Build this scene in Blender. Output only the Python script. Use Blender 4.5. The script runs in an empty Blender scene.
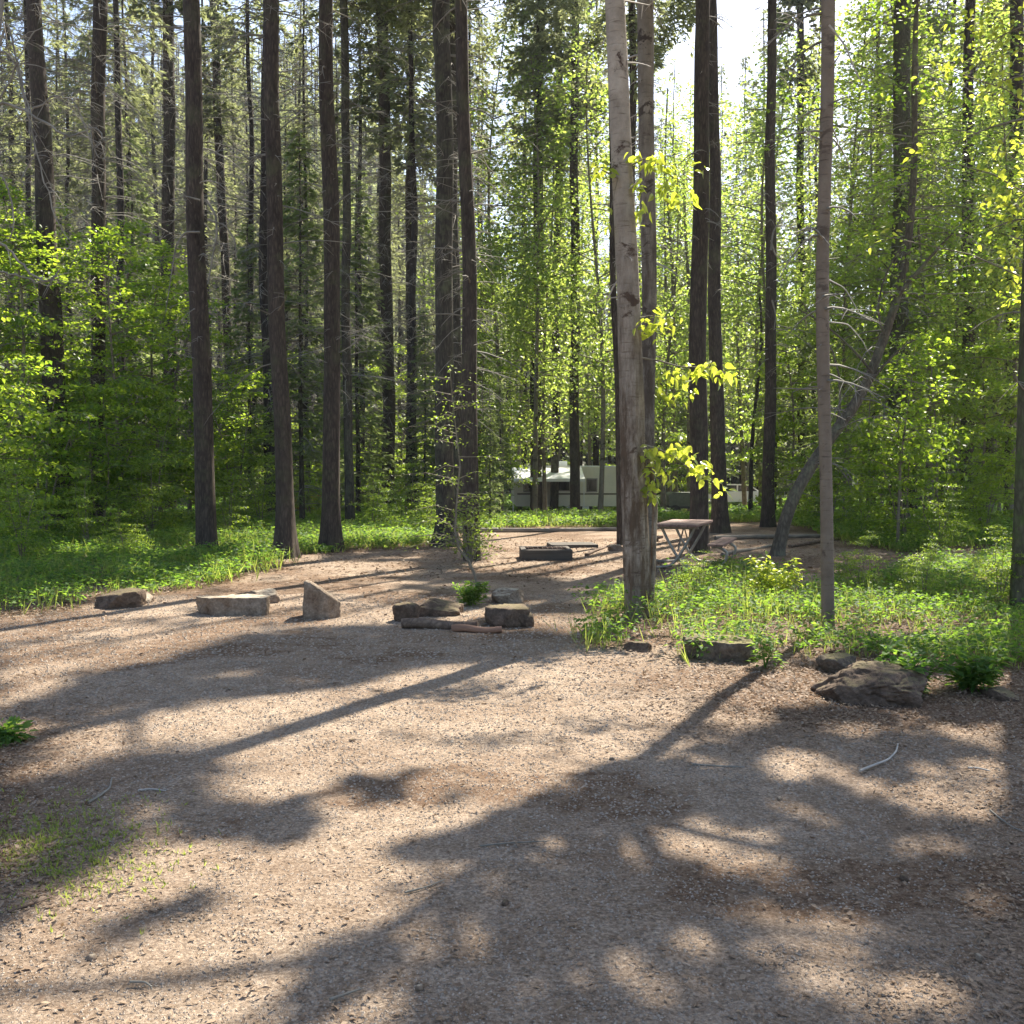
import bpy, bmesh, math, random
import numpy as np
from mathutils import Vector
R = math.radians
rng = np.random.default_rng(7)
random.seed(7)
S = bpy.context.scene

# ------------------------------------------------------------ camera
FPX = 1000.0; CX = CY = 512.0; CAMZ = 1.6
TH = math.atan(0.040)
cam = bpy.data.cameras.new('camera'); cam_o = bpy.data.objects.new('camera', cam)
S.collection.objects.link(cam_o)
cam.sensor_width = 36; cam.lens = 36 * FPX / 1024
cam.clip_start = 0.05; cam.clip_end = 3000
cam_o.location = (0, 0, CAMZ); cam_o.rotation_euler = (math.pi / 2 - TH, 0, 0)
S.camera = cam_o

# ------------------------------------------------------------ light
SUN_AZ, SUN_EL = R(27.5), R(49)          # azimuth measured from +Y towards +X
SD = np.array([math.sin(SUN_AZ) * math.cos(SUN_EL), math.cos(SUN_AZ) * math.cos(SUN_EL), math.sin(SUN_EL)])
W = bpy.data.worlds.new('World'); S.world = W; W.use_nodes = True
nt = W.node_tree; bg = nt.nodes['Background']
sky = nt.nodes.new('ShaderNodeTexSky'); sky.sky_type = 'NISHITA'; sky.sun_disc = False
sky.sun_elevation = SUN_EL; sky.sun_rotation = SUN_AZ
sky.air_density = 1.0; sky.dust_density = 1.6; sky.ozone_density = 1.0
nt.links.new(sky.outputs[0], bg.inputs[0]); bg.inputs[1].default_value = 0.085
sl = bpy.data.lights.new('sun', 'SUN'); sl.energy = 5.0; sl.angle = R(0.53); sl.color = (1.0, 0.92, 0.78)
so = bpy.data.objects.new('sun', sl); S.collection.objects.link(so)
so.rotation_euler = Vector(SD).to_track_quat('Z', 'Y').to_euler(); so.location = (20, 40, 60)
S.view_settings.view_transform = 'Standard'; S.view_settings.look = 'None'
S.view_settings.exposure = 1.74; S.view_settings.gamma = 1.0
S.cycles.max_bounces = 8; S.cycles.diffuse_bounces = 4; S.cycles.glossy_bounces = 2
S.cycles.transmission_bounces = 5; S.cycles.volume_bounces = 0; S.cycles.transparent_max_bounces = 8
S.cycles.use_denoising = True; S.cycles.sample_clamp_indirect = 6.0
S.cycles.caustics_reflective = False; S.cycles.caustics_refractive = False

# ------------------------------------------------------------ noise + terrain
def _h(ix, iy, s):
    n = (ix.astype(np.int64) * 374761393 + iy.astype(np.int64) * 668265263 + s * 1442695041) & 0xffffffff
    n = ((n ^ (n >> 13)) * 1274126177) & 0xffffffff
    return ((n ^ (n >> 16)) & 0xffff) / 65535.0
def vnoise(x, y, s=0):
    x = np.asarray(x, float); y = np.asarray(y, float)
    ix = np.floor(x); iy = np.floor(y); fx = x - ix; fy = y - iy
    fx = fx * fx * (3 - 2 * fx); fy = fy * fy * (3 - 2 * fy)
    a = _h(ix, iy, s); b = _h(ix + 1, iy, s); c = _h(ix, iy + 1, s); d = _h(ix + 1, iy + 1, s)
    return (a + (b - a) * fx) * (1 - fy) + (c + (d - c) * fx) * fy
def fbm(x, y, s=0, o=4):
    t = 0; a = .5
    for k in range(o):
        t = t + a * vnoise(np.asarray(x) * 2 ** k, np.asarray(y) * 2 ** k, s + k * 17); a *= .5
    return t / (1 - .5 ** o)
def sstep(a, b, x):
    t = np.clip((np.asarray(x, float) - a) / (b - a), 0, 1); return t * t * (3 - 2 * t)
def ter(x, y):
    x = np.asarray(x, float); y = np.asarray(y, float)
    z = -0.45 * sstep(28, 48, y) - 0.12 * sstep(48, 62, y)
    z = z + 0.05 * (fbm(x * .35, y * .35, 3) - .5) + 0.25 * (fbm(x * .12, y * .12, 5) - .5) * sstep(30, 45, y)
    r = x / np.maximum(y, 30.)
    sl_ = 0.74 - 0.50 * sstep(-.20, .06, r) + .05 * np.sin(r * 18)
    z = z + np.clip(y - 115, 0, 115) * sl_ * sstep(105, 150, y)
    return z
def at(u, v, Y):
    a = (u - CX) / FPX; b = (CY - v) / FPX
    dy = math.cos(TH) + math.sin(TH) * b; dz = -math.sin(TH) + math.cos(TH) * b
    t = Y / dy
    return np.array([a * t, Y, CAMZ + dz * t])
def gnd(u, v):
    Y = 15.
    for _ in range(30):
        b = (CY - v) / FPX
        dy = math.cos(TH) + math.sin(TH) * b; dz = -math.sin(TH) + math.cos(TH) * b
        x = (u - CX) / FPX * Y / dy
        Y = (float(ter(x, Y)) - CAMZ) / dz * dy * .6 + Y * .4
    return np.array([(u - CX) / FPX * Y / dy, Y, float(ter(x, Y))])
def proj(x, y, z):
    x = np.asarray(x, float); y = np.asarray(y, float); zz = np.asarray(z, float) - CAMZ
    f = y * math.cos(TH) - zz * math.sin(TH); up = y * math.sin(TH) + zz * math.cos(TH)
    f = np.where(f < .1, .1, f)
    return CX + FPX * x / f, CY - FPX * up / f
def inpoly(u, v, poly):
    u = np.asarray(u); v = np.asarray(v); c = np.zeros(u.shape, bool); n = len(poly)
    for i in range(n):
        x1, y1 = poly[i]; x2, y2 = poly[(i + 1) % n]
        if y1 == y2: continue
        c ^= ((y1 > v) != (y2 > v)) & (u < (x2 - x1) * (v - y1) / (y2 - y1) + x1)
    return c

# ------------------------------------------------------------ mesh building
class Geo:
    def __init__(s): s.v = []; s.f = []; s.m = []; s.n = 0
    def add(s, V, F, mat=0):
        V = np.asarray(V, float).reshape(-1, 3); F = np.asarray(F, int)
        s.v.append(V); s.f.append(F + s.n); s.m.append(np.full(len(F), mat)); s.n += len(V); return s
    def merge(s, g, off=(0, 0, 0), mat=None):
        for V, F, M in zip(g.v, g.f, g.m):
            pass
        base = s.n
        for V in g.v: s.v.append(V + np.asarray(off))
        for F, M in zip(g.f, g.m):
            s.f.append(F + base); s.m.append(M if mat is None else np.full(len(F), mat))
        s.n += g.n; return s
    def mesh(s, name, mats, smooth=True):
        me = bpy.data.meshes.new(name)
        V = np.concatenate(s.v); me.vertices.add(len(V)); me.vertices.foreach_set('co', V.astype(np.float32).ravel())
        loops = np.concatenate([F.ravel() for F in s.f])
        sizes = np.concatenate([np.full(len(F), F.shape[1]) for F in s.f])
        starts = np.concatenate([[0], np.cumsum(sizes)[:-1]])
        me.loops.add(len(loops)); me.loops.foreach_set('vertex_index', loops.astype(np.int32))
        me.polygons.add(len(sizes)); me.polygons.foreach_set('loop_start', starts.astype(np.int32))
        me.polygons.foreach_set('material_index', np.concatenate(s.m).astype(np.int32))
        me.polygons.foreach_set('use_smooth', np.full(len(sizes), smooth))
        for m in mats: me.materials.append(m)
        me.update(calc_edges=True)
        return me
def unit(a):
    a = np.asarray(a, float); return a / np.maximum(np.linalg.norm(a, axis=-1, keepdims=True), 1e-9)
def tube(g, P, rad, sides=6, mat=0, bark=0, seed=0, cap=True, flare=0, ridge=0):
    P = np.asarray(P, float); n = len(P); rad = np.broadcast_to(rad, (n,)).astype(float)
    T = unit(np.gradient(P, axis=0))
    ref = np.array([0, 1., 0]) if abs(T[0][1]) < .8 else np.array([1., 0, 0])
    A = unit(np.cross(T, ref)); B = np.cross(T, A)
    th = np.linspace(0, 2 * math.pi, sides, endpoint=False)
    rr = np.repeat(rad[:, None], sides, 1)
    if bark:
        s_ = np.concatenate([[0], np.cumsum(np.linalg.norm(np.diff(P, axis=0), axis=1))])
        TH_, ZZ = np.meshgrid(th, s_)
        cx_ = np.cos(TH_) * 2.6 + seed * 3.1; sx_ = np.sin(TH_) * 2.6 + ZZ * .9 + seed
        rr = rr * (1 + bark * (fbm(cx_, sx_, seed, 3) - .5) * 2)
        if ridge: rr = rr * (1 + ridge * np.exp(-(ZZ / 3.6) ** 2) * (fbm(np.cos(TH_) * 6 + seed, np.sin(TH_) * 6 + ZZ * .8, seed + 3, 4) - .5) * 2 + .03 * (fbm(np.cos(TH_) * 5, np.sin(TH_) * 5 + ZZ * 5, seed + 8, 3) - .5))
        if flare: rr = rr * (1 + flare * np.exp(-ZZ / .42) * (.75 + .5 * np.sin(TH_ * 4 + seed)))
    V = P[:, None, :] + rr[:, :, None] * (np.cos(th)[None, :, None] * A[:, None, :] + np.sin(th)[None, :, None] * B[:, None, :])
    i = np.arange(n - 1)[:, None] * sides; j = np.arange(sides)[None, :]; k = (j + 1) % sides
    F = np.stack([i + j, i + k, i + sides + k, i + sides + j], -1).reshape(-1, 4)
    g.add(V.reshape(-1, 3), F, mat)
    if cap:
        for e, fl in ((0, True), (n - 1, False)):
            c = np.concatenate([V[e], P[e][None]])
            q = np.arange(sides); Ft = np.stack([q, (q + 1) % sides, np.full(sides, sides)], -1)
            if fl: Ft = Ft[:, ::-1]
            g.add(c, Ft, mat)
def kites(g, C, D, N, L, Wd, mat=0, fold=.12):
    C = np.asarray(C); D = unit(D); N = unit(N); Sd = unit(np.cross(N, D)); L = np.broadcast_to(L, (len(C),))[:, None]; Wd = np.broadcast_to(Wd, (len(C),))[:, None]
    V = np.stack([C, C + D * L * .42 + Sd * Wd / 2 + N * Wd * fold, C + D * L, C + D * L * .42 - Sd * Wd / 2 + N * Wd * fold], 1)
    g.add(V.reshape(-1, 3), np.arange(len(C) * 4).reshape(-1, 4), mat)
def ovals(g, C, D, N, L, Wd, mat=0, droop=.15):
    C = np.asarray(C); D = unit(D); N = unit(N); Sd = unit(np.cross(N, D)); L = np.broadcast_to(L, (len(C),))[:, None]; Wd = np.broadcast_to(Wd, (len(C),))[:, None]
    f = N * Wd * .16
    V = np.stack([C, C + D * L * .22 + Sd * Wd * .42 + f, C + D * L * .55 + Sd * Wd * .46 + f - N * L * droop * .3, C + D * L - N * L * droop,
                  C + D * L * .55 - Sd * Wd * .46 + f - N * L * droop * .3, C + D * L * .22 - Sd * Wd * .42 + f, C + D * L * .5 - N * L * droop * .2], 1)
    b = np.arange(len(C))[:, None] * 7
    F = np.concatenate([b + np.array([[0, 6, 2, 1]]), b + np.array([[6, 3, 2, 2]])[:, :3].repeat(1, 0).tolist() * 0 if False else b + np.array([[0, 6, 2, 1]])])[:len(C)]
    g.add(V.reshape(-1, 3), np.concatenate([b + np.array([[0, 1, 2, 6]]), b + np.array([[0, 6, 4, 5]])]), mat)
    # tips as triangles sharing vertex positions
    T = np.stack([V[:, 6], V[:, 2], V[:, 3], V[:, 4]], 1)
    g.add(T.reshape(-1, 3), np.arange(len(C) * 4).reshape(-1, 4), mat)
def rdir(n, zb=0., zs=1., r=None):
    r = r or rng
    v = r.normal(size=(n, 3)); v[:, 2] = v[:, 2] * zs + zb
    return unit(v)
def leafN(n, tilt=.55):
    v = rng.normal(size=(n, 3)) * tilt; v[:, 2] = 1; return unit(v)
def boxg(g, x0, x1, y0, y1, z0, z1, mat=0):
    V = [(x, y, z) for x in (x0, x1) for y in (y0, y1) for z in (z0, z1)]
    F = [(0, 1, 3, 2), (4, 6, 7, 5), (0, 4, 5, 1), (2, 3, 7, 6), (0, 2, 6, 4), (1, 5, 7, 3)]
    g.add(V, F, mat)
def prism(g, poly, axis, a, b, mat=0):
    """extrude a 2D polygon along axis ('x' or 'y') from a to b; poly in the other two coordinates (h, z)"""
    n = len(poly)
    def p(h, z, t): return (t, h, z) if axis == 'x' else (h, t, z)
    V = [p(h, z, a) for h, z in poly] + [p(h, z, b) for h, z in poly]
    g.add(V, [(i, (i + 1) % n, n + (i + 1) % n, n + i) for i in range(n)], mat)
    g.add(V, [list(range(n))[::-1]], mat); g.add(V, [list(range(n, 2 * n))], mat)
def rotz(V, a, o=(0, 0, 0)):
    c, s = math.cos(a), math.sin(a); V = np.asarray(V, float)
    return np.stack([V[..., 0] * c - V[..., 1] * s + o[0], V[..., 0] * s + V[..., 1] * c + o[1], V[..., 2] + o[2]], -1)

# ------------------------------------------------------------ scene objects
COL = S.collection
def empty(name, loc, label, cat, group=None, rz=0):
    o = bpy.data.objects.new(name, None); COL.objects.link(o); o.location = tuple(float(c) for c in loc); o.rotation_euler = (0, 0, rz)
    o.empty_display_size = .2; o['label'] = label; o['category'] = cat
    if group: o['group'] = group
    return o
def part(name, me, parent, label=None):
    o = bpy.data.objects.new(name, me); COL.objects.link(o); o.parent = parent
    if label: o['label'] = label
    return o
def single(name, me, loc, label, cat, group=None, rz=0):
    o = bpy.data.objects.new(name, me); COL.objects.link(o); o.location = tuple(float(c) for c in loc); o.rotation_euler = (0, 0, rz)
    o['label'] = label; o['category'] = cat
    if group: o['group'] = group
    return o
def bevel(o, w=.01, seg=2):
    m = o.modifiers.new('bevel', 'BEVEL'); m.width = w; m.segments = seg; m.limit_method = 'ANGLE'; m.angle_limit = R(40)
    return o

# ------------------------------------------------------------ materials
def mat(name):
    m = bpy.data.materials.new(name); m.use_nodes = True; n = m.node_tree.nodes; l = m.node_tree.links
    b = n['Principled BSDF']; return m, n, l, b
def nd(n, t, **kw):
    x = n.new('ShaderNode' + t)
    for k, v in kw.items(): setattr(x, k, v)
    return x
def ramp(n, stops):
    r = n.new('ShaderNodeValToRGB'); e = r.color_ramp.elements
    while len(e) < len(stops): e.new(.5)
    for el, (p, c) in zip(e, stops): el.position = p; el.color = (*c, 1)
    return r
def noise(n, l, scale, detail=6, rough=.6, vec=None, dist=0):
    x = n.new('ShaderNodeTexNoise'); x.inputs['Scale'].default_value = scale; x.inputs['Detail'].default_value = detail
    x.inputs['Roughness'].default_value = rough; x.inputs['Distortion'].default_value = dist
    if vec: l.new(vec, x.inputs['Vector'])
    return x
def mixc(n, l, fac, a, b, mode='MIX'):
    x = n.new('ShaderNodeMix'); x.data_type = 'RGBA'; x.blend_type = mode
    for s_, v in ((x.inputs[0], fac), (x.inputs[6], a), (x.inputs[7], b)):
        if hasattr(v, 'links'): l.new(v, s_)
        elif isinstance(v, tuple): s_.default_value = (*v, 1)
        else: s_.default_value = v
    return x.outputs[2]
def mat_leaf(name, c0, c1, t0, t1, fac=.5, rough=.45, spec=.35, vein=False):
    m, n, l, b = mat(name)
    gi = nd(n, 'NewGeometry'); oi = nd(n, 'ObjectInfo')
    a = n.new('ShaderNodeMath'); a.operation = 'MULTIPLY_ADD'; a.inputs[1].default_value = .3; l.new(oi.outputs['Random'], a.inputs[0])
    sc = n.new('ShaderNodeMath'); sc.operation = 'MULTIPLY'; sc.inputs[1].default_value = .7; l.new(gi.outputs['Random Per Island'], sc.inputs[0]); l.new(sc.outputs[0], a.inputs[2])
    col = mixc(n, l, a.outputs[0], c0, c1); tc = mixc(n, l, a.outputs[0], t0, t1)
    l.new(col, b.inputs['Base Color']); b.inputs['Roughness'].default_value = rough; b.inputs['Specular IOR Level'].default_value = spec
    tr = n.new('ShaderNodeBsdfTranslucent'); l.new(tc, tr.inputs['Color'])
    mx = n.new('ShaderNodeMixShader'); mx.inputs[0].default_value = fac
    l.new(b.outputs[0], mx.inputs[1]); l.new(tr.outputs[0], mx.inputs[2]); l.new(mx.outputs[0], n['Material Output'].inputs[0])
    return m
def mat_bark(name, dark, light, spots=None, zs=.25, scale=9, bump=.6, moss=None, mossfac=.5, rough=.9):
    m, n, l, b = mat(name)
    tc = nd(n, 'TexCoord'); mp = nd(n, 'Mapping'); mp.inputs['Scale'].default_value = (1, 1, zs); l.new(tc.outputs['Object'], mp.inputs[0])
    v = n.new('ShaderNodeTexVoronoi'); v.feature = 'DISTANCE_TO_EDGE'; v.inputs['Scale'].default_value = scale * 2.4
    ns = noise(n, l, scale, 8, .65, mp.outputs[0], .6)
    ad = n.new('ShaderNodeVectorMath'); ad.operation = 'MULTIPLY_ADD'; ad.inputs[1].default_value = (.12, .12, .12); l.new(ns.outputs['Color'], ad.inputs[0]); l.new(mp.outputs[0], ad.inputs[2])
    l.new(ad.outputs[0], v.inputs['Vector'])
    rp = ramp(n, [(.02, tuple(c * .45 for c in dark)), (.12, dark), (.5, light)])
    l.new(v.outputs['Distance'], rp.inputs[0])
    r2 = ramp(n, [(.3, dark), (.7, light)]); l.new(ns.outputs[0], r2.inputs[0])
    col = mixc(n, l, .5, rp.outputs[0], r2.outputs[0])
    if spots:
        mp2 = nd(n, 'Mapping'); mp2.inputs['Scale'].default_value = (1, 1, 1.6); l.new(tc.outputs['Object'], mp2.inputs[0])
        s2 = noise(n, l, 4.2, 5, .65, mp2.outputs[0], .4); r3 = ramp(n, [(.56, (0, 0, 0)), (.63, (1, 1, 1))]); l.new(s2.outputs[0], r3.inputs[0])
        col = mixc(n, l, r3.outputs[0], col, spots)
    if moss:
        s3 = noise(n, l, 2.2, 6, .7, tc.outputs['Object']); r4 = ramp(n, [(.5, (0, 0, 0)), (.68, (1, 1, 1))]); l.new(s3.outputs[0], r4.inputs[0])
        mm = n.new('ShaderNodeMath'); mm.operation = 'MULTIPLY'; mm.inputs[1].default_value = mossfac; l.new(r4.outputs[0], mm.inputs[0])
        col = mixc(n, l, mm.outputs[0], col, moss)
    l.new(col, b.inputs['Base Color']); b.inputs['Roughness'].default_value = rough; b.inputs['Specular IOR Level'].default_value = .2
    bp = nd(n, 'Bump'); bp.inputs['Strength'].default_value = bump; bp.inputs['Distance'].default_value = .03
    l.new(rp.outputs[0], bp.inputs['Height']); l.new(bp.outputs[0], b.inputs['Normal'])
    return m
def mat_plain(name, c, rough=.5, metal=0., spec=.5, var=.0, scale=6, bump=0, c2=None, stretch=(1, 1, 1)):
    m, n, l, b = mat(name)
    if var or c2:
        tc = nd(n, 'TexCoord'); mp = nd(n, 'Mapping'); mp.inputs['Scale'].default_value = stretch; l.new(tc.outputs['Object'], mp.inputs[0])
        ns = noise(n, l, scale, 7, .65, mp.outputs[0]); c2 = c2 or tuple(x * (1 - var) for x in c)
        rp = ramp(n, [(.35, c2), (.65, c)]); l.new(ns.outputs[0], rp.inputs[0]); l.new(rp.outputs[0], b.inputs['Base Color'])
        if bump:
            bp = nd(n, 'Bump'); bp.inputs['Strength'].default_value = bump; bp.inputs['Distance'].default_value = .02
            l.new(ns.outputs[0], bp.inputs['Height']); l.new(bp.outputs[0], b.inputs['Normal'])
    else: b.inputs['Base Color'].default_value = (*c, 1)
    b.inputs['Roughness'].default_value = rough; b.inputs['Metallic'].default_value = metal; b.inputs['Specular IOR Level'].default_value = spec
    return m
def mat_smooth(name, a, b_, scar, moss=None, base=None, z1=2.6):
    m, n, l, b = mat(name); tc = nd(n, 'TexCoord'); O = tc.outputs['Object']
    def st(sz, sx=1):
        mp = nd(n, 'Mapping'); mp.inputs['Scale'].default_value = (sx, sx, sz); l.new(O, mp.inputs[0]); return mp.outputs[0]
    n1 = noise(n, l, 3.2, 9, .7, st(.8)); r1 = ramp(n, [(.3, a), (.68, b_)]); l.new(n1.outputs[0], r1.inputs[0])
    n2 = noise(n, l, 7, 5, .6, st(5.5, .55)); r2 = ramp(n, [(.30, (.38, .35, .32)), (.42, (1, 1, 1))]); l.new(n2.outputs[0], r2.inputs[0])
    col = mixc(n, l, .9, r1.outputs[0], r2.outputs[0], 'MULTIPLY')
    n3 = noise(n, l, 3.0, 6, .7, st(1.5), .5); r3 = ramp(n, [(.57, (0, 0, 0)), (.63, (1, 1, 1))]); l.new(n3.outputs[0], r3.inputs[0]); col = mixc(n, l, r3.outputs[0], col, scar)
    if base:
        sp = nd(n, 'SeparateXYZ'); l.new(O, sp.inputs[0]); mr = nd(n, 'MapRange'); mr.inputs[1].default_value = z1; mr.inputs[2].default_value = z1 * .3; l.new(sp.outputs['Z'], mr.inputs[0])
        n4 = noise(n, l, 8, 8, .75, st(.22)); mu = n.new('ShaderNodeMath'); mu.operation = 'MULTIPLY_ADD'; mu.inputs[1].default_value = 5.; mu.inputs[2].default_value = -1.8; l.new(n4.outputs[0], mu.inputs[0])
        m2 = n.new('ShaderNodeMath'); m2.operation = 'MULTIPLY'; m2.use_clamp = True; l.new(mu.outputs[0], m2.inputs[0]); l.new(mr.outputs[0], m2.inputs[1]); r4 = ramp(n, [(.2, tuple(c * .5 for c in base)), (.75, base)]); n5 = noise(n, l, 14, 6, .7, st(.3)); l.new(n5.outputs[0], r4.inputs[0]); col = mixc(n, l, m2.outputs[0], col, r4.outputs[0])
    if moss:
        n6 = noise(n, l, 1.8, 6, .7, O); r6 = ramp(n, [(.5, (0, 0, 0)), (.7, (.5, .5, .5))]); l.new(n6.outputs[0], r6.inputs[0]); col = mixc(n, l, r6.outputs[0], col, moss)
    l.new(col, b.inputs['Base Color']); b.inputs['Roughness'].default_value = .8; b.inputs['Specular IOR Level'].default_value = .25
    bp = nd(n, 'Bump'); bp.inputs['Strength'].default_value = .5; bp.inputs['Distance'].default_value = .02; l.new(n2.outputs[0], bp.inputs['Height']); b2 = nd(n, 'Bump'); b2.inputs['Strength'].default_value = .7; b2.inputs['Distance'].default_value = .03; l.new(n1.outputs[0], b2.inputs['Height']); l.new(bp.outputs[0], b2.inputs['Normal']); l.new(b2.outputs[0], b.inputs['Normal'])
    return m
M = {}
M['maple'] = mat_leaf('maple_leaf', (.035, .085, .02), (.085, .15, .03), (.24, .44, .03), (.66, .80, .07), .5, rough=.4, spec=.4)
M['birchleaf'] = mat_leaf('birch_leaf', (.08, .14, .03), (.12, .18, .04), (.60, .72, .05), (.80, .85, .10), .55, rough=.3, spec=.6)
M['aspen'] = mat_leaf('aspen_leaf', (.045, .09, .03), (.10, .15, .05), (.32, .50, .07), (.70, .80, .15), .52, rough=.4, spec=.4)
M['shadeleaf'] = mat_leaf('sapling_leaf', (.05, .085, .02), (.08, .12, .03), (.26, .38, .04), (.42, .54, .07), .5)
M['canopy'] = mat_leaf('canopy_leaf', (.05, .09, .02), (.08, .12, .03), (.25, .36, .05), (.34, .45, .06), .4)
M['needle'] = mat_leaf('conifer_needle', (.06, .07, .045), (.14, .15, .085), (.24, .28, .12), (.48, .52, .22), .48, rough=.6)
M['fir'] = mat_leaf('fir_needle', (.07, .10, .045), (.14, .17, .08), (.30, .40, .12), (.50, .60, .20), .5, rough=.55)
M['herb'] = mat_leaf('herb_leaf', (.03, .08, .018), (.085, .16, .04), (.14, .34, .03), (.50, .70, .08), .45, rough=.6, spec=.2)
M['grass'] = mat_leaf('grass_blade', (.09, .14, .03), (.15, .20, .05), (.40, .52, .08), (.60, .66, .14), .45)
M['litter'] = mat_leaf('leaf_litter', (.13, .08, .05), (.34, .25, .17), (.16, .09, .05), (.26, .17, .09), .15, rough=.7)
M['chip'] = mat_leaf('gravel_chip', (.20, .16, .125), (.44, .37, .30), (.1, .1, .1), (.1, .1, .1), .0, rough=.95, spec=.05)
M['conifer'] = mat_bark('conifer_bark', (.032, .025, .020), (.125, .096, .076), zs=.22, scale=9, moss=(.12, .14, .06), mossfac=.25)
M['conifer2'] = mat_bark('lichen_bark', (.032, .027, .022), (.12, .105, .082), zs=.22, scale=8, moss=(.17, .19, .10), mossfac=.5)
M['farbark'] = mat_bark('far_bark', (.028, .023, .02), (.095, .076, .064), zs=.3, scale=6, bump=.3)
M['birch'] = mat_smooth('birch_bark', (.20, .165, .125), (.46, .39, .31), (.06, .035, .024), base=(.13, .088, .056), z1=5.5)
M['aspenb'] = mat_smooth('aspen_bark', (.12, .10, .075), (.26, .22, .165), (.055, .042, .032), moss=(.12, .14, .05))
M['scarbark'] = mat_smooth('scarred_birch_bark', (.15, .125, .10), (.30, .26, .21), (.045, .032, .025), base=(.10, .075, .055), z1=11)
M['leanbark'] = mat_bark('leaning_bark', (.075, .062, .048), (.20, .17, .13), zs=.35, scale=7, bump=.5, moss=(.20, .21, .13), mossfac=.6)
M['slimbark'] = mat_smooth('slim_bark', (.13, .10, .075), (.23, .185, .14), (.10, .075, .055))
M['mossbark'] = mat_bark('mossy_bark', (.06, .055, .035), (.15, .14, .09), zs=.3, scale=8, moss=(.09, .14, .03), mossfac=.9)
M['twig'] = mat_plain('dry_twig', (.27, .25, .21), .9, var=.5, scale=4)
M['paletwig'] = mat_plain('bleached_twig', (.50, .46, .41), .85, var=.4, scale=5)
M['rock'] = None
def mat_rock(name, a, b_, moss, mf, seed=0):
    m, n, l, b = mat(name); tc = nd(n, 'TexCoord')
    n1 = noise(n, l, 5, 10, .7, tc.outputs['Object'], .5); r1 = ramp(n, [(.32, a), (.66, b_)]); l.new(n1.outputs[0], r1.inputs[0])
    n2 = noise(n, l, 40, 6, .7, tc.outputs['Object']); r2 = ramp(n, [(.35, (.55, .55, .55)), (.7, (1.15, 1.15, 1.15))]); l.new(n2.outputs[0], r2.inputs[0])
    col = mixc(n, l, 1., r1.outputs[0], r2.outputs[0], 'MULTIPLY')
    gi = nd(n, 'NewGeometry'); sp = nd(n, 'SeparateXYZ'); l.new(gi.outputs['Normal'], sp.inputs[0])
    n3 = noise(n, l, 3.5, 7, .7, tc.outputs['Object']); mu = n.new('ShaderNodeMath'); mu.operation = 'MULTIPLY'; l.new(n3.outputs[0], mu.inputs[0]); l.new(sp.outputs['Z'], mu.inputs[1])
    r3 = ramp(n, [(.38, (0, 0, 0)), (.52, (mf, mf, mf))]); l.new(mu.outputs[0], r3.inputs[0])
    col = mixc(n, l, r3.outputs[0], col, moss); l.new(col, b.inputs['Base Color']); b.inputs['Roughness'].default_value = .9; b.inputs['Specular IOR Level'].default_value = .25
    bp = nd(n, 'Bump'); bp.inputs['Strength'].default_value = .9; bp.inputs['Distance'].default_value = .03; l.new(n1.outputs[0], bp.inputs['Height'])
    bp2 = nd(n, 'Bump'); bp2.inputs['Strength'].default_value = .5; bp2.inputs['Distance'].default_value = .008; l.new(n2.outputs[0], bp2.inputs['Height']); l.new(bp.outputs[0], bp2.inputs['Normal'])
    l.new(bp2.outputs[0], b.inputs['Normal']); return m
M['rock_pale'] = mat_rock('pale_rock', (.15, .095, .06), (.36, .29, .22), (.50, .46, .36), .6)  # moss slot holds a cream tone here, so upward faces turn paler
M['rock_dark'] = mat_rock('dark_rock', (.06, .04, .028), (.20, .14, .10), (.17, .14, .07), .7)
M['rock_moss'] = mat_rock('mossy_rock', (.08, .062, .045), (.20, .16, .125), (.16, .14, .05), .8)

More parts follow.
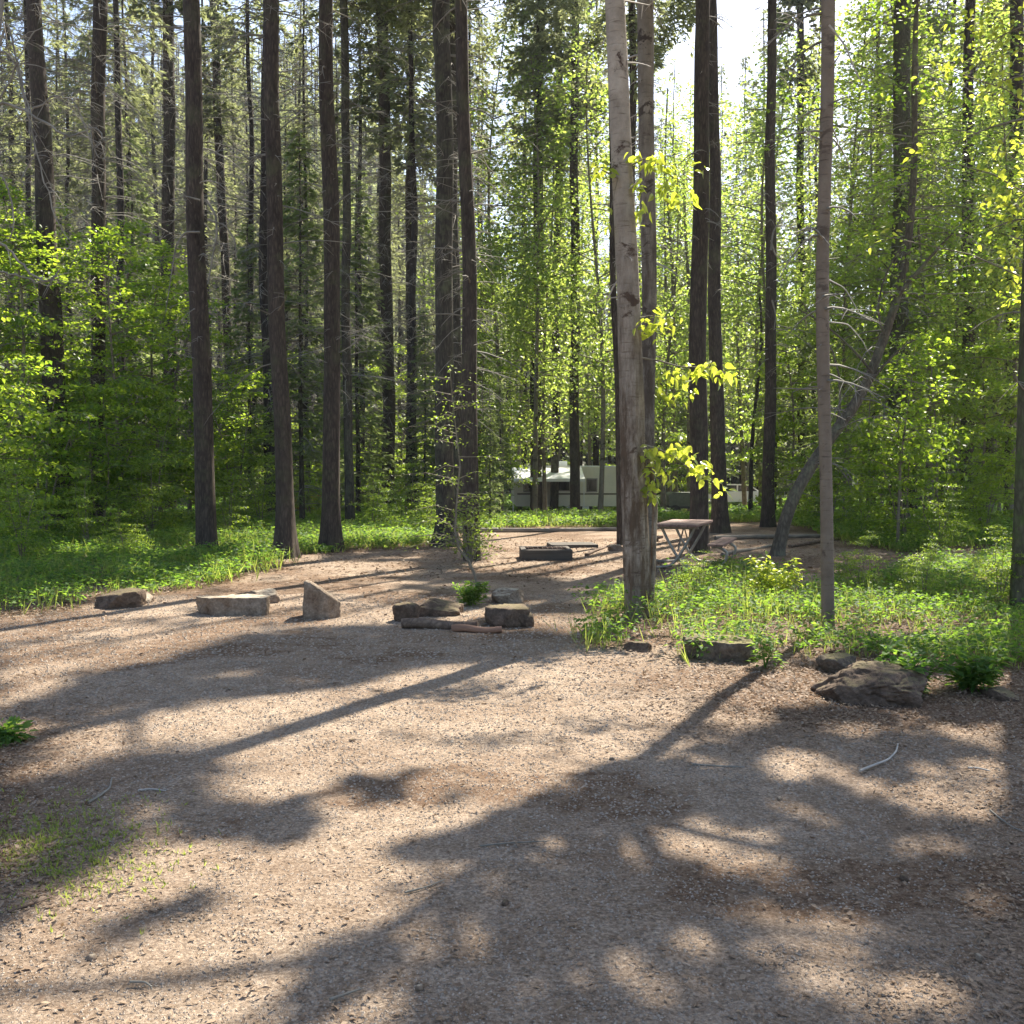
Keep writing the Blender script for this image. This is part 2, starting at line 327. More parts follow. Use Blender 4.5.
# ground material: gravel pad, litter and soil, broken up at several scales
def mat_ground():
    m, n, l, b = mat('forest_ground'); tc = nd(n, 'TexCoord'); O = tc.outputs['Object']
    at_ = nd(n, 'Attribute'); at_.attribute_name = 'litter'
    fine = noise(n, l, 55, 8, .75, O); mid = noise(n, l, 6, 8, .7, O); big = noise(n, l, .7, 6, .65, O)
    vo = n.new('ShaderNodeTexVoronoi'); vo.inputs['Scale'].default_value = 95; l.new(O, vo.inputs['Vector'])
    grav = ramp(n, [(.30, (.13, .098, .074)), (.5, (.315, .25, .192)), (.70, (.56, .47, .38))]); l.new(fine.outputs[0], grav.inputs[0])
    vr = ramp(n, [(.0, (.62, .60, .58)), (.5, (1, 1, 1)), (1., (1.25, 1.22, 1.18))]); l.new(vo.outputs['Color'], vr.inputs[0])
    g1 = mixc(n, l, .8, grav.outputs[0], vr.outputs[0], 'MULTIPLY')
    mr = ramp(n, [(.35, (.72, .66, .60)), (.65, (1.12, 1.1, 1.08))]); l.new(mid.outputs[0], mr.inputs[0])
    g1 = mixc(n, l, .9, g1, mr.outputs[0], 'MULTIPLY')
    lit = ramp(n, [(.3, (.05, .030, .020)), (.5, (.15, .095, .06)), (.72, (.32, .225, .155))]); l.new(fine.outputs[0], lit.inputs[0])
    ms = n.new('ShaderNodeMath'); ms.operation = 'ADD'
    sb = n.new('ShaderNodeMath'); sb.operation = 'MULTIPLY_ADD'; sb.inputs[1].default_value = 1.6; sb.inputs[2].default_value = -.8; l.new(mid.outputs[0], sb.inputs[0])
    l.new(at_.outputs['Fac'], ms.inputs[0]); l.new(sb.outputs[0], ms.inputs[1])
    mf = ramp(n, [(.30, (0, 0, 0)), (.62, (1, 1, 1))]); l.new(ms.outputs[0], mf.inputs[0])
    bs = ramp(n, [(.44, (0, 0, 0)), (.66, (.62, .60, .58))]); l.new(big.outputs[0], bs.inputs[0])
    mx = n.new('ShaderNodeMix'); mx.data_type = 'RGBA'; mx.blend_type = 'LIGHTEN'; mx.inputs[0].default_value = 1
    l.new(mf.outputs[0], mx.inputs[6]); l.new(bs.outputs[0], mx.inputs[7])
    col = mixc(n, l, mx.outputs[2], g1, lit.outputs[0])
    sp = nd(n, 'SeparateXYZ'); l.new(O, sp.inputs[0]); mr2 = nd(n, 'MapRange'); mr2.inputs[1].default_value = 70; mr2.inputs[2].default_value = 95; l.new(sp.outputs['Y'], mr2.inputs[0])
    veg = ramp(n, [(.35, (.03, .05, .025)), (.65, (.09, .13, .05))]); vn = noise(n, l, .5, 8, .75, O); l.new(vn.outputs[0], veg.inputs[0]); col = mixc(n, l, mr2.outputs[0], col, veg.outputs[0])
    l.new(col, b.inputs['Base Color']); b.inputs['Roughness'].default_value = .95; b.inputs['Specular IOR Level'].default_value = .15
    bp = nd(n, 'Bump'); bp.inputs['Strength'].default_value = .8; bp.inputs['Distance'].default_value = .02; l.new(fine.outputs[0], bp.inputs['Height'])
    bp2 = nd(n, 'Bump'); bp2.inputs['Strength'].default_value = .6; bp2.inputs['Distance'].default_value = .06; l.new(mid.outputs[0], bp2.inputs['Height']); l.new(bp.outputs[0], bp2.inputs['Normal'])
    l.new(bp2.outputs[0], b.inputs['Normal']); return m

# ------------------------------------------------------------ areas (drawn on the ground, given as picture outlines of ground points)
GREEN = [
    [(-400, 640), (0, 614), (60, 609), (120, 598), (195, 593), (240, 577), (285, 567), (262, 556), (300, 553), (360, 553), (425, 548), (438, 535), (520, 528), (620, 527), (620, 505), (-400, 505)],
    [(572, 642), (585, 606), (640, 590), (690, 582), (745, 566), (790, 590), (845, 588), (890, 578), (930, 566), (1000, 552), (1400, 560), (1400, 720), (1040, 692), (1000, 702), (945, 692), (905, 664), (840, 655), (800, 662), (740, 664), (690, 652), (640, 643)],
    [(790, 525), (850, 545), (900, 552), (1000, 548), (1400, 548), (1400, 505), (790, 505)],
]
def is_green(x, y, jit=0):
    x = np.asarray(x, float); y = np.asarray(y, float)
    jx = (fbm(x * 1.3, y * 1.3, 31) - .5) * jit; jy = (fbm(x * 1.3 + 9, y * 1.3, 37) - .5) * jit
    u, v = proj(x + jx, y + jy * 2, np.zeros_like(x))
    r = np.zeros(x.shape, bool)
    for p in GREEN: r |= inpoly(u, v, p)
    far = y > 33
    camp = (x > -1) & (x < 22) & (y < 47) & (y > 41.5)
    road = (np.abs(y - 57) < 3.2) & (x > 6) & (x < 40)
    return np.where(far, ~(camp | road), r & (y < 33))
# ------------------------------------------------------------ ground sheet
def ground():
    ys = np.concatenate([np.linspace(-30, 2, 14)[:-1], np.arange(2, 14, .12), np.arange(14, 34, .3), np.arange(34, 70, 1.), np.geomspace(70, 900, 60)])
    t = np.linspace(-1, 1, 281); xs = np.sinh(t * 5.2) / math.sinh(5.2) * 500
    X, Y = np.meshgrid(xs, ys); Z = ter(X, Y)
    near = np.exp(-((Y - 8) / 14) ** 2)
    Z = Z + .035 * (fbm(X * 1.7, Y * 1.7, 41) - .5) * near
    gr = is_green(X.ravel(), Y.ravel(), .6).reshape(X.shape)
    nx, ny = len(xs), len(ys)
    i = np.arange(ny - 1)[:, None] * nx; j = np.arange(nx - 1)[None, :]
    F = np.stack([i + j, i + j + 1, i + nx + j + 1, i + nx + j], -1).reshape(-1, 4)
    g = Geo(); g.add(np.stack([X, Y, Z], -1).reshape(-1, 3), F)
    me = g.mesh('ground', [mat_ground()])
    u, v = proj(X, Y, Z)
    # litter: high under plants and along the edges of the pad, at the left margin too
    lit = gr.astype(float)
    for _ in range(3):
        q = np.pad(lit, 1, 'edge'); lit = (q[1:-1, 1:-1] * 2 + q[:-2, 1:-1] + q[2:, 1:-1] + q[1:-1, :-2] + q[1:-1, 2:]) / 6
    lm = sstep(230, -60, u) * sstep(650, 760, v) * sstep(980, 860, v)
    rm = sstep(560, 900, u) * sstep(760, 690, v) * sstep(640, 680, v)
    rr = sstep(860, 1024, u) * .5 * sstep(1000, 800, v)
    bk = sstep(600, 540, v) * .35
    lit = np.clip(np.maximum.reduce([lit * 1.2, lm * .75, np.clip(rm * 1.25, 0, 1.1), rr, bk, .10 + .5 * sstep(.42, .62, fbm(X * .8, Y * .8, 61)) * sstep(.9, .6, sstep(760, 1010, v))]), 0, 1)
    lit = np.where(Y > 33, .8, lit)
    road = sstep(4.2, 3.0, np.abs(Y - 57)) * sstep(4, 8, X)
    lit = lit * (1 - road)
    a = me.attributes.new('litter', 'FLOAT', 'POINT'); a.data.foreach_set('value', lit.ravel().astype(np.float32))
    o = bpy.data.objects.new('ground', me); COL.objects.link(o); o['kind'] = 'structure'
ground()

# ------------------------------------------------------------ conifers
def bare_branches(g, path, z0, z1, n, lmax, rbase, r, matk=1, sides=3, sub=3):
    """thin dead branches drooping from a trunk path (local coordinates)"""
    P = np.asarray(path)
    for k in range(n):
        z = r.uniform(z0, z1); i = np.searchsorted(P[:, 2], z); i = min(max(i, 1), len(P) - 1)
        f = (z - P[i - 1, 2]) / max(P[i, 2] - P[i - 1, 2], 1e-6); c = P[i - 1] * (1 - f) + P[i] * f
        a = r.uniform(0, 2 * math.pi); L = lmax * r.uniform(.2, 1) ** 1.3; d = np.array([math.cos(a), math.sin(a), 0])
        dr = r.uniform(-.1, .75); up = r.uniform(-.1, .35)
        t = np.linspace(0, 1, 5)[:, None]
        bend = np.cross(d, [0, 0, 1]) * r.uniform(-.25, .25)
        Q = c + d * L * t + np.array([0, 0, 1.]) * L * (up * t - dr * t ** 1.9) + bend * L * t ** 2
        tube(g, Q, rbase * np.linspace(1, .25, 5) * (0.5 + L / lmax), sides, matk, cap=False)
        for s_ in range(sub if L > .5 else 1):
            tt = r.uniform(.3, .95); q = c + d * L * tt + np.array([0, 0, 1.]) * L * (up * tt - dr * tt ** 1.9) + bend * L * tt ** 2
            dd = unit(d * r.uniform(.2, 1) + np.cross(d, [0, 0, 1]) * r.choice([-1, 1]) * r.uniform(.4, 1) + np.array([0, 0, r.uniform(-.9, .1)])); l2 = L * r.uniform(.15, .42)
            tube(g, [q, q + dd * l2 * .5 + [0, 0, -.03 * l2], q + dd * l2 + [0, 0, -.15 * l2]], np.array([.5, .35, .15]) * rbase, 3, matk, cap=False)
def conifer_crown(r, z0, z1, rad, nbr, path=None, spr=.26, wid=.035, droop=.35, dens=1., tgt=None):
    """needle sprays set along drooping boughs. Returns leaf geometry and bough geometry"""
    g = Geo(); C = []; D = []; N = []; L = []
    for k in range(nbr):
        f = r.uniform(0, 1) ** .9; z = z0 + (z1 - z0) * f
        prof = (1 - f) ** .75 * (.55 + .45 * min(1, f * 5)); Lb = rad * prof * r.uniform(.65, 1.1) + .15
        a = r.uniform(0, 2 * math.pi); d = np.array([math.cos(a), math.sin(a), 0.])
        c = np.array([0, 0, z])
        if path is not None:
            P = path; i = min(max(np.searchsorted(P[:, 2], z), 1), len(P) - 1); ff = np.clip((z - P[i - 1, 2]) / max(P[i, 2] - P[i - 1, 2], 1e-6), 0, 1); c = P[i - 1] * (1 - ff) + P[i] * ff
        up = r.uniform(0, .25); dr = droop * r.uniform(.7, 1.6)
        t = np.linspace(0, 1, 4)[:, None]; Q = c + d * Lb * t + np.array([0, 0, 1.]) * Lb * (up * t - dr * t ** 2)
        tube(g, Q, np.linspace(.018, .004, 4) * (.6 + Lb / rad), 3, 1, cap=False)
        n = max(6, int(22 * Lb * dens)); tt = r.uniform(.12, 1, n) ** .8
        sd = r.choice([-1., 1.], n)[:, None]; side = np.cross(d, [0, 0, 1])
        p = c + d * Lb * tt[:, None] + np.array([0, 0, 1.]) * Lb * (up * tt - dr * tt ** 2)[:, None]
        dd = unit(d * r.uniform(.2, .9, (n, 1)) + side * sd * r.uniform(.3, 1, (n, 1)) + np.array([0, 0, 1.]) * r.uniform(-.75, .15, (n, 1)))
        p = p + dd * r.uniform(0, .25, (n, 1)) * Lb * (1 - tt[:, None] * .5)
        C.append(p); D.append(dd); N.append(unit(np.array([0, 0, 1.]) + r.normal(size=(n, 3)) * .45)); L.append(np.full(n, spr) * r.uniform(.6, 1.3, n))
    C = np.concatenate(C); D = np.concatenate(D); N = np.concatenate(N); L = np.concatenate(L)
    kites(g, C, D, N, L, L * (wid / spr) * 2.2, 0, fold=.3)
    N2 = unit(np.cross(D, N)); kites(g, C + D * L[:, None] * .1, unit(D + N2 * .35), N, L * .8, L * (wid / spr) * 1.8, 0, fold=.3)
    kites(g, C + D * L[:, None] * .1, unit(D - N2 * .35), N, L * .8, L * (wid / spr) * 1.8, 0, fold=.3)
    return g
def trunk_path(base, top, H, r, wob=.04, n=40):
    """from the ground to height H along the line base->top, gentle wobble; local to base"""
    d = np.asarray(top) - np.asarray(base); d = d / d[2]
    z = np.concatenate([[-.25, 0, .12, .3, .6], np.linspace(1, H, n)])
    ph = r.uniform(0, 6, 4)
    wx = wob * (np.sin(z * .55 + ph[0]) - math.sin(ph[0]) + .5 * np.sin(z * 1.3 + ph[1]) - .5 * math.sin(ph[1])) * np.clip(z / 4, 0, 1)
    wy = wob * (np.sin(z * .5 + ph[2]) - math.sin(ph[2])) * np.clip(z / 4, 0, 1)
    return np.stack([d[0] * z + wx, d[1] * z + wy, z], 1)

# ------------------------------------------------------------ shade wanted on the visible ground: decides where the crowns are dense and where they have gaps
SHADE = [
    ([(5, 722), (40, 700), (120, 668), (230, 643), (330, 628), (420, 632), (520, 626), (600, 634), (580, 645), (460, 660), (350, 680), (220, 702), (70, 722)], .93),
    ([(-300, 800), (0, 792), (70, 768), (150, 742), (215, 760), (200, 785), (190, 800), (220, 822), (160, 850), (100, 868), (60, 905), (0, 925), (-300, 960)], .9),
    ([(170, 815), (260, 795), (330, 785), (400, 775), (440, 770), (380, 800), (300, 832), (240, 838)], .75),
    ([(60, 935), (110, 912), (180, 895), (240, 884), (200, 905), (120, 945)], .4),
    ([(400, 868), (450, 826), (520, 800), (580, 770), (640, 742), (700, 722), (760, 730), (830, 714), (900, 700), (1000, 690), (1400, 690), (1400, 765), (1024, 752), (930, 765), (900, 800), (910, 830), (1024, 800), (1400, 820), (1400, 1150), (330, 1150), (300, 1020), (325, 965), (350, 925), (430, 905), (380, 890)], .93),
    ([(440, 560), (520, 553), (620, 552), (700, 560), (640, 585), (575, 612), (470, 606), (400, 585)], .88),
    ([(600, 560), (700, 575), (850, 560), (950, 565), (960, 590), (880, 600), (760, 600)], .5),
    ([(830, 640), (900, 640), (1024, 650), (1024, 670), (900, 690), (800, 670)], .6),
    ([(760, 560), (860, 560), (1024, 590), (1024, 640), (900, 600)], .45),
    ([(-200, 528), (180, 526), (330, 530), (300, 552), (240, 562), (180, 586), (120, 592), (60, 604), (-200, 625)], .88),
    ([(330, 545), (430, 540), (600, 542), (600, 552), (430, 562), (330, 558)], .5), ([(820, 640), (1024, 610), (1024, 655), (820, 655)], .35),
]
LIT = [(700, 606, 100, 26), (640, 628, 50, 12), (860, 625, 90, 12), (980, 575, 60, 12), (200, 583, 80, 6), (90, 594, 50, 5), (120, 560, 60, 5), (250, 545, 60, 5), (750, 846, 62, 30), (560, 862, 55, 24), (660, 862, 40, 14), (745, 942, 48, 24), (856, 932, 40, 24), (935, 992, 48, 20), (975, 800, 60, 22), (925, 848, 40, 16), (640, 985, 60, 26),
       (800, 765, 34, 12), (690, 745, 40, 9), (470, 940, 55, 14), (585, 930, 45, 12), (1010, 905, 30, 14), (830, 1010, 40, 14), (395, 985, 40, 14), (990, 735, 50, 10), (850, 790, 25, 8), (520, 1000, 45, 14),
       (600, 812, 50, 10), (300, 748, 60, 7), (150, 775, 40, 8), (20, 845, 30, 9), (470, 665, 40, 5), (250, 680, 50, 5), (120, 820, 30, 10)]
def shade(x, y):
    wx = x + y * .09 * (fbm(x * 1.6, y * 1.2, 201, 4) - .5) + .2 * (vnoise(x * 6, y * 5, 207) - .5); wy = y + y * .14 * (fbm(x * 1.6, y * 1.2, 211, 4) - .5) + .3 * (vnoise(x * 6, y * 5, 217) - .5)
    wy = np.maximum(wy, 1.5); u, v = proj(wx, wy, np.zeros_like(x)); s = np.zeros_like(x)
    for poly, p in SHADE: s = np.maximum(s, np.where(inpoly(u, v, poly), p, 0))
    for a, b, c, d in LIT:
        q = ((u - a) / c) ** 2 + ((v - b) / d) ** 2; s = np.where(q < 1, s * .03, s)
    rag = fbm(x * 3.2 + y * 1.2, y * 2.0 - x, 77, 4)
    s = s * (.06 + .94 * sstep(.40, .52, rag)); s = np.where((s < .05) & (rag > .70) & (v > 560), .10, s)
    return s
VIEWX = lambda y: .56 * y + .5
CANOPY = []       # (root, local leaf container, centre, radii)
def canopy_fill():
    """leaves of the crowns overhead: denser where the ground in view lies in shade, open where it lies in the sun"""
    n = 620000
    y = rng.uniform(2.4, 27, n); x = rng.uniform(-1, 1, n) * VIEWX(y) * 1.0
    keep = rng.uniform(size=n) < shade(x, y) * np.where(y < 9, 1, .75); x = x[keep]; y = y[keep]
    G = np.stack([x, y, np.zeros_like(x)], 1)
    C = np.array([c[1] for c in CANOPY]); A = np.array([c[2] for c in CANOPY])
    o = (G[:, None, :] - C[None]) / A[None]; d = SD[None] / A
    aa = (d * d).sum(-1)[None]; bb = (o * d[None]).sum(-1); cc = (o * o).sum(-1) - 1
    disc = bb * bb - aa * cc; hit = disc > 0
    sq = np.sqrt(np.maximum(disc, 0)); t0 = (-bb - sq) / aa; t1 = (-bb + sq) / aa
    w = np.where(hit, (t1 - t0), 0); tot = w.sum(1)
    for a_, b_ in ((2, 5), (5, 9), (9, 14), (14, 19), (19, 27)):
        q_ = (y >= a_) & (y < b_); print('cover', a_, b_, round(float((tot[q_] > 0).mean()), 2), int(q_.sum()), round(float((tot[q_ & (x < 0)] > 0).mean()), 2))
    ok = tot > 0; idx = np.where(ok)[0]
    cs = np.cumsum(w[ok], 1); u = rng.uniform(size=len(idx)) * tot[ok]; ch = (cs < u[:, None]).sum(1); ch = np.minimum(ch, len(CANOPY) - 1)
    tt = t0[idx, ch] + (t1 - t0)[idx, ch] * rng.uniform(size=len(idx))
    P = G[idx] + SD[None] * tt[:, None]
    return P, ch
# ------------------------------------------------------------ tree register
LM = []      # landmark trunks: (picture x, phrase) for the labels of trees behind
def main_tree(name, label, cat, top, base, wb, wt, H, bark, twigs=None, crown=None, group=None, seed=1, flare=.45, wob=.03, leafmat='needle', sides=20, phrase=None, barkn=.10, cr_off=(0, 0), ridge=0, nring=60):
    r = np.random.default_rng(seed)
    B = gnd(*base); Tp = at(top[0], top[1], B[1])
    root = empty(name, B, label, cat, group)
    P = trunk_path(B, Tp, H, r, wob, nring)
    rb = wb / 2 * B[1] / FPX; rt = wt / 2 * B[1] / FPX; zt = Tp[2] - B[2]
    z = P[:, 2]; rad = np.where(z < zt, rb + (rt - rb) * np.clip(z / zt, 0, 1), rt * np.clip(1 - (z - zt) / (H - zt + .3), .08, 1))
    g = Geo(); tube(g, P, rad, sides, 0, bark=barkn, seed=seed, flare=flare * 1.5, ridge=ridge)
    if twigs: bare_branches(g, P, twigs[0], twigs[1], int(twigs[2] * 1.4), twigs[3] * 1.1, .013 if B[1] < 30 else .018, r, 1, 3, 4)
    part('trunk', g.mesh('trunk', [M[bark], M['paletwig'] if name == 'birch_tree' else M['twig']]), root)
    if crown:
        z0, z1, rad_ = crown; i = np.searchsorted(z, (z0 + z1) / 2); c = P[min(i, len(P) - 1)] + B; c[2] = B[2] + (z0 + z1) / 2
        CANOPY.append((root, (c[0] + cr_off[0], c[1] + cr_off[1], c[2]), (rad_, rad_, (z1 - z0) / 2), leafmat, P, B, r))
    LM.append((base[0], phrase))
    return root, P, B

CT = 'conifers standing round the clearing'
T = {}
def con(key, label, phrase, top, base, wb, wt, seed, twigs=(3.2, 13, 60, 1.2), crown=(13, 26, 1.9), H=27, bark='conifer', flare=.45):
    T[key] = main_tree('conifer_tree', label, 'conifer', (top, 0), base, wb * .93, wt * .93, H, bark, twigs, crown, CT, seed, flare, phrase=phrase)
con('a', 'tall dark brown conifer left of the flat boulder with peeling grey bark at mid height', 'the peeling conifer', 192, (207, 557), 21, 17, 11)
con('b', 'straight brown conifer with a flared foot behind the gap between the two pale boulders', 'the flared conifer', 272, (286, 558), 19, 15, 12, flare=.9)
con('c', 'straight conifer right behind the wedge boulder at the edge of the bare dirt', 'the wedge boulder conifer', 325, (331, 551), 19, 15, 13, flare=.7)
con('d', 'slimmer dark conifer between wedge boulder and bent sapling, rising from bright green plants', 'the slim dark conifer', 382, (389, 518), 14, 12, 14, twigs=(3, 24, 170, 1.9), crown=(16, 32, 2.7), H=33)
con('e', 'thin conifer trunk close left of the twin dark conifers, greenish at its lower part', 'the greenish conifer', 409, (411, 516), 12, 8, 15, twigs=(3, 24, 170, 1.9), crown=(16, 32, 2.7), H=33)
con('f', 'thick dark conifer with a flared foot, left one of the pair behind the bent sapling', 'the twin conifers', 442, (446, 546), 20, 18, 16, twigs=(4, 14, 60, 1.3), flare=1.0, bark='conifer2')
con('g', 'dark conifer with a leafy foot, right one of the close pair behind the bent sapling', None, 461, (472, 560), 18, 13, 17, flare=.3)
con('h', 'slim nearly black conifer in front of the caravan awning, rising clear of branches', 'the slim black conifer', 575, (575, 519), 11, 8, 18, twigs=(5, 22, 50, 1.2), crown=(17, 34, 2.9), H=35)
con('i', 'thick straight conifer right of the birch with the picnic table in front of it', 'the thickest conifer', 701, (699, 553), 20, 15, 19, twigs=(5, 14, 26, .8), crown=(12, 27, 2.6), flare=.35)
con('j', 'slimmer dark conifer close to the right side of the thick trunk behind the picnic table', None, 713, (720, 533), 17, 9, 20, twigs=(5, 16, 40, 1.), crown=(14, 27, 2.3), H=28)
con('k', 'dark slim conifer right of the white car with a bent pale branch at mid height', 'the white car conifer', 771, (768, 527), 13, 9, 21, twigs=(3, 20, 90, 1.6), crown=(18, 29, 1.9), H=30)
con('m', 'dark conifer hung with green moss behind the leaning trunk', 'the mossy conifer', 904, (898, 527), 20, 17, 22, bark='mossbark', twigs=(3, 20, 150, 2.2), crown=(16, 28, 2.2), H=29)
con('n', 'dark straight conifer left of the right edge, standing between mossy conifer and rightmost trunks', 'the straight conifer', 968, (966, 522), 14, 10, 23, twigs=(3, 22, 90, 1.7), crown=(18, 29, 1.9), H=30)
con('o', 'thin dark conifer half way between the mossy conifer and the right edge trunks', 'the thin right conifer', 992, (988, 518), 10, 8, 24, twigs=(4, 22, 70, 1.5), crown=(20, 29, 1.7), H=30)
con('p', 'dark conifer close to the right edge whose lower trunk is hidden by bright leaves', 'the rightmost conifer', 1018, (1011, 522), 14, 13, 25, twigs=(3, 22, 70, 1.6), crown=(18, 29, 2), H=30)
con('q', 'thick dark conifer in the left corner rising out of the maple thicket', 'the left corner conifer', 35, (63, 534), 27, 15, 26, twigs=(4, 22, 220, 2.2), crown=(20, 29, 2), H=30, flare=.3)
con('r', 'dark conifer right beside the thick left corner one, its foot in the green plants', None, 100, (96, 529), 14, 14, 27, twigs=(4, 22, 220, 2.2), crown=(20, 29, 2), H=30)
con('s', 'dark conifer behind a leaning grey aspen left of the peeling conifer', 'the grey aspen conifer', 167, (168, 518), 16, 11, 28, twigs=(4, 24, 240, 2.5), crown=(21, 31, 2), H=32)
con('t', 'thin dark conifer far behind, right of the peeling conifer', 'the thin far conifer', 213, (236, 512), 10, 8, 29, twigs=(4, 24, 220, 2.4), crown=(20, 31, 2), H=32)
con('u', 'left one of the two trunks standing in front of the caravan awning', 'the caravan awning trunks', 541, (536, 517), 13, 9, 30, twigs=(4, 24, 60, 1.6), crown=(16, 32, 2.7), H=33)
con('v', 'grey mottled trunk standing in the middle of the caravan side', None, 560, (554, 516), 9, 7, 31, bark='conifer2', twigs=(4, 24, 60, 1.6), crown=(16, 32, 2.7), H=33)
con('w', 'dark trunk tucked against the left side of the birch foot', None, 610, (621, 545), 8, 5, 32, twigs=(4, 9, 14, .6), crown=(10, 18, 1.6), H=19, flare=.2)
con('y', 'lichen mottled conifer seen in the slit between the two dark conifers of the close pair', None, 452, (458, 528), 12, 8, 34, bark='conifer2', twigs=(3, 15, 160, 1.7), crown=(13, 29, 3.1), H=30)
con('z', 'dark crooked conifer behind, just right of the conifer behind the wedge boulder', None, 345, (350, 529), 10, 8, 35, twigs=(3, 17, 180, 1.9), crown=(14, 29, 3.1), H=30, bark='conifer2')
con('zz', 'dark conifer added for its shade, mostly hidden behind the big birch', None, 634, (629, 524), 9, 7, 36, twigs=(3, 17, 90, 1.4), crown=(14, 29, 3.0), H=30)  # added tree, put in so its crown shades the ground to the left
con('x', 'dark conifer right of the leaning trunk, its foot behind the shrubs', None, 800, (803, 515), 9, 7, 33, twigs=(3, 22, 110, 1.8), crown=(20, 30, 1.8), H=31)
# birch pair and slim trees
birch, bP, bB = main_tree('birch_tree', 'pale brown leaning birch with dark scarred bark in the middle of the green patch', 'birch', (612, 0), (639, 616), 26, 19, 17, 'birch', (3, 7, 10, .5), (7.6, 17, 3.6), None, 41, .15, .02, 'canopy', 56, phrase='the birch', barkn=.05, ridge=.22, nring=220, cr_off=(1.0, .5))
birch2, b2P, b2B = main_tree('birch_tree', 'grey birch with black bands close behind the big pale birch', 'birch', (643, 0), (649, 577), 14, 16, 20, 'scarbark', (4, 12, 16, .7), (9.5, 20, 2.8), None, 42, .15, .03, 'canopy', 22, phrase=None)
thin, tP, tB = main_tree('young_tree', 'slender smooth grey brown tree rising from the green plants between the two mossy boulders', 'tree', (821, 0), (828, 628), 12, 13, 11.2, 'slimbark', (2.2, 7, 26, .8), (7.2, 12.4, 3.2), None, 43, .25, .035, 'canopy', 16, phrase='the slender tree', nring=90, barkn=.09, cr_off=(.8, 0))
edge, eP, eB = main_tree('edge_tree', 'mossy brown tree cut by the right edge of the picture behind green plants', 'tree', (1040, 0), (1018, 612), 15, 14, 18, 'mossbark', (2.5, 8, 22, .9), (7.6, 18, 3.8), None, 44, .3, .02, 'canopy', 18, phrase=None)
# unseen trees added outside the right edge so their crowns shade the foreground
for k, (x, y, z0, z1, rr_) in enumerate(((9.4, 13.5, 7.5, 19, 3.6), (11.8, 19.0, 11, 23, 3.8), (12.5, 16.5, 9, 22, 3.6))):
    r = np.random.default_rng(60 + k); B = np.array([x, y, float(ter(x, y))]); lab = ['added unseen shade tree nearest the right edge of the clearing', 'tall added unseen shade tree behind the mossy tree at the right edge', 'added unseen shade tree farthest to the right of the clearing'][k]
    root = empty('added_shade_tree', B, lab, 'tree', 'unseen trees added to shade the clearing from the right'); P = trunk_path(B, B + [0.1, 0, 1.], z1, r, .05)
    g = Geo(); tube(g, P, np.linspace(.18, .03, len(P)), 16, 0, bark=.06, seed=k, flare=.4); part('trunk', g.mesh('trunk', [M['conifer']]), root)
    CANOPY.append((root, (x, y, (z0 + z1) / 2), (rr_, rr_, (z1 - z0) / 2), 'canopy', P, B, r))

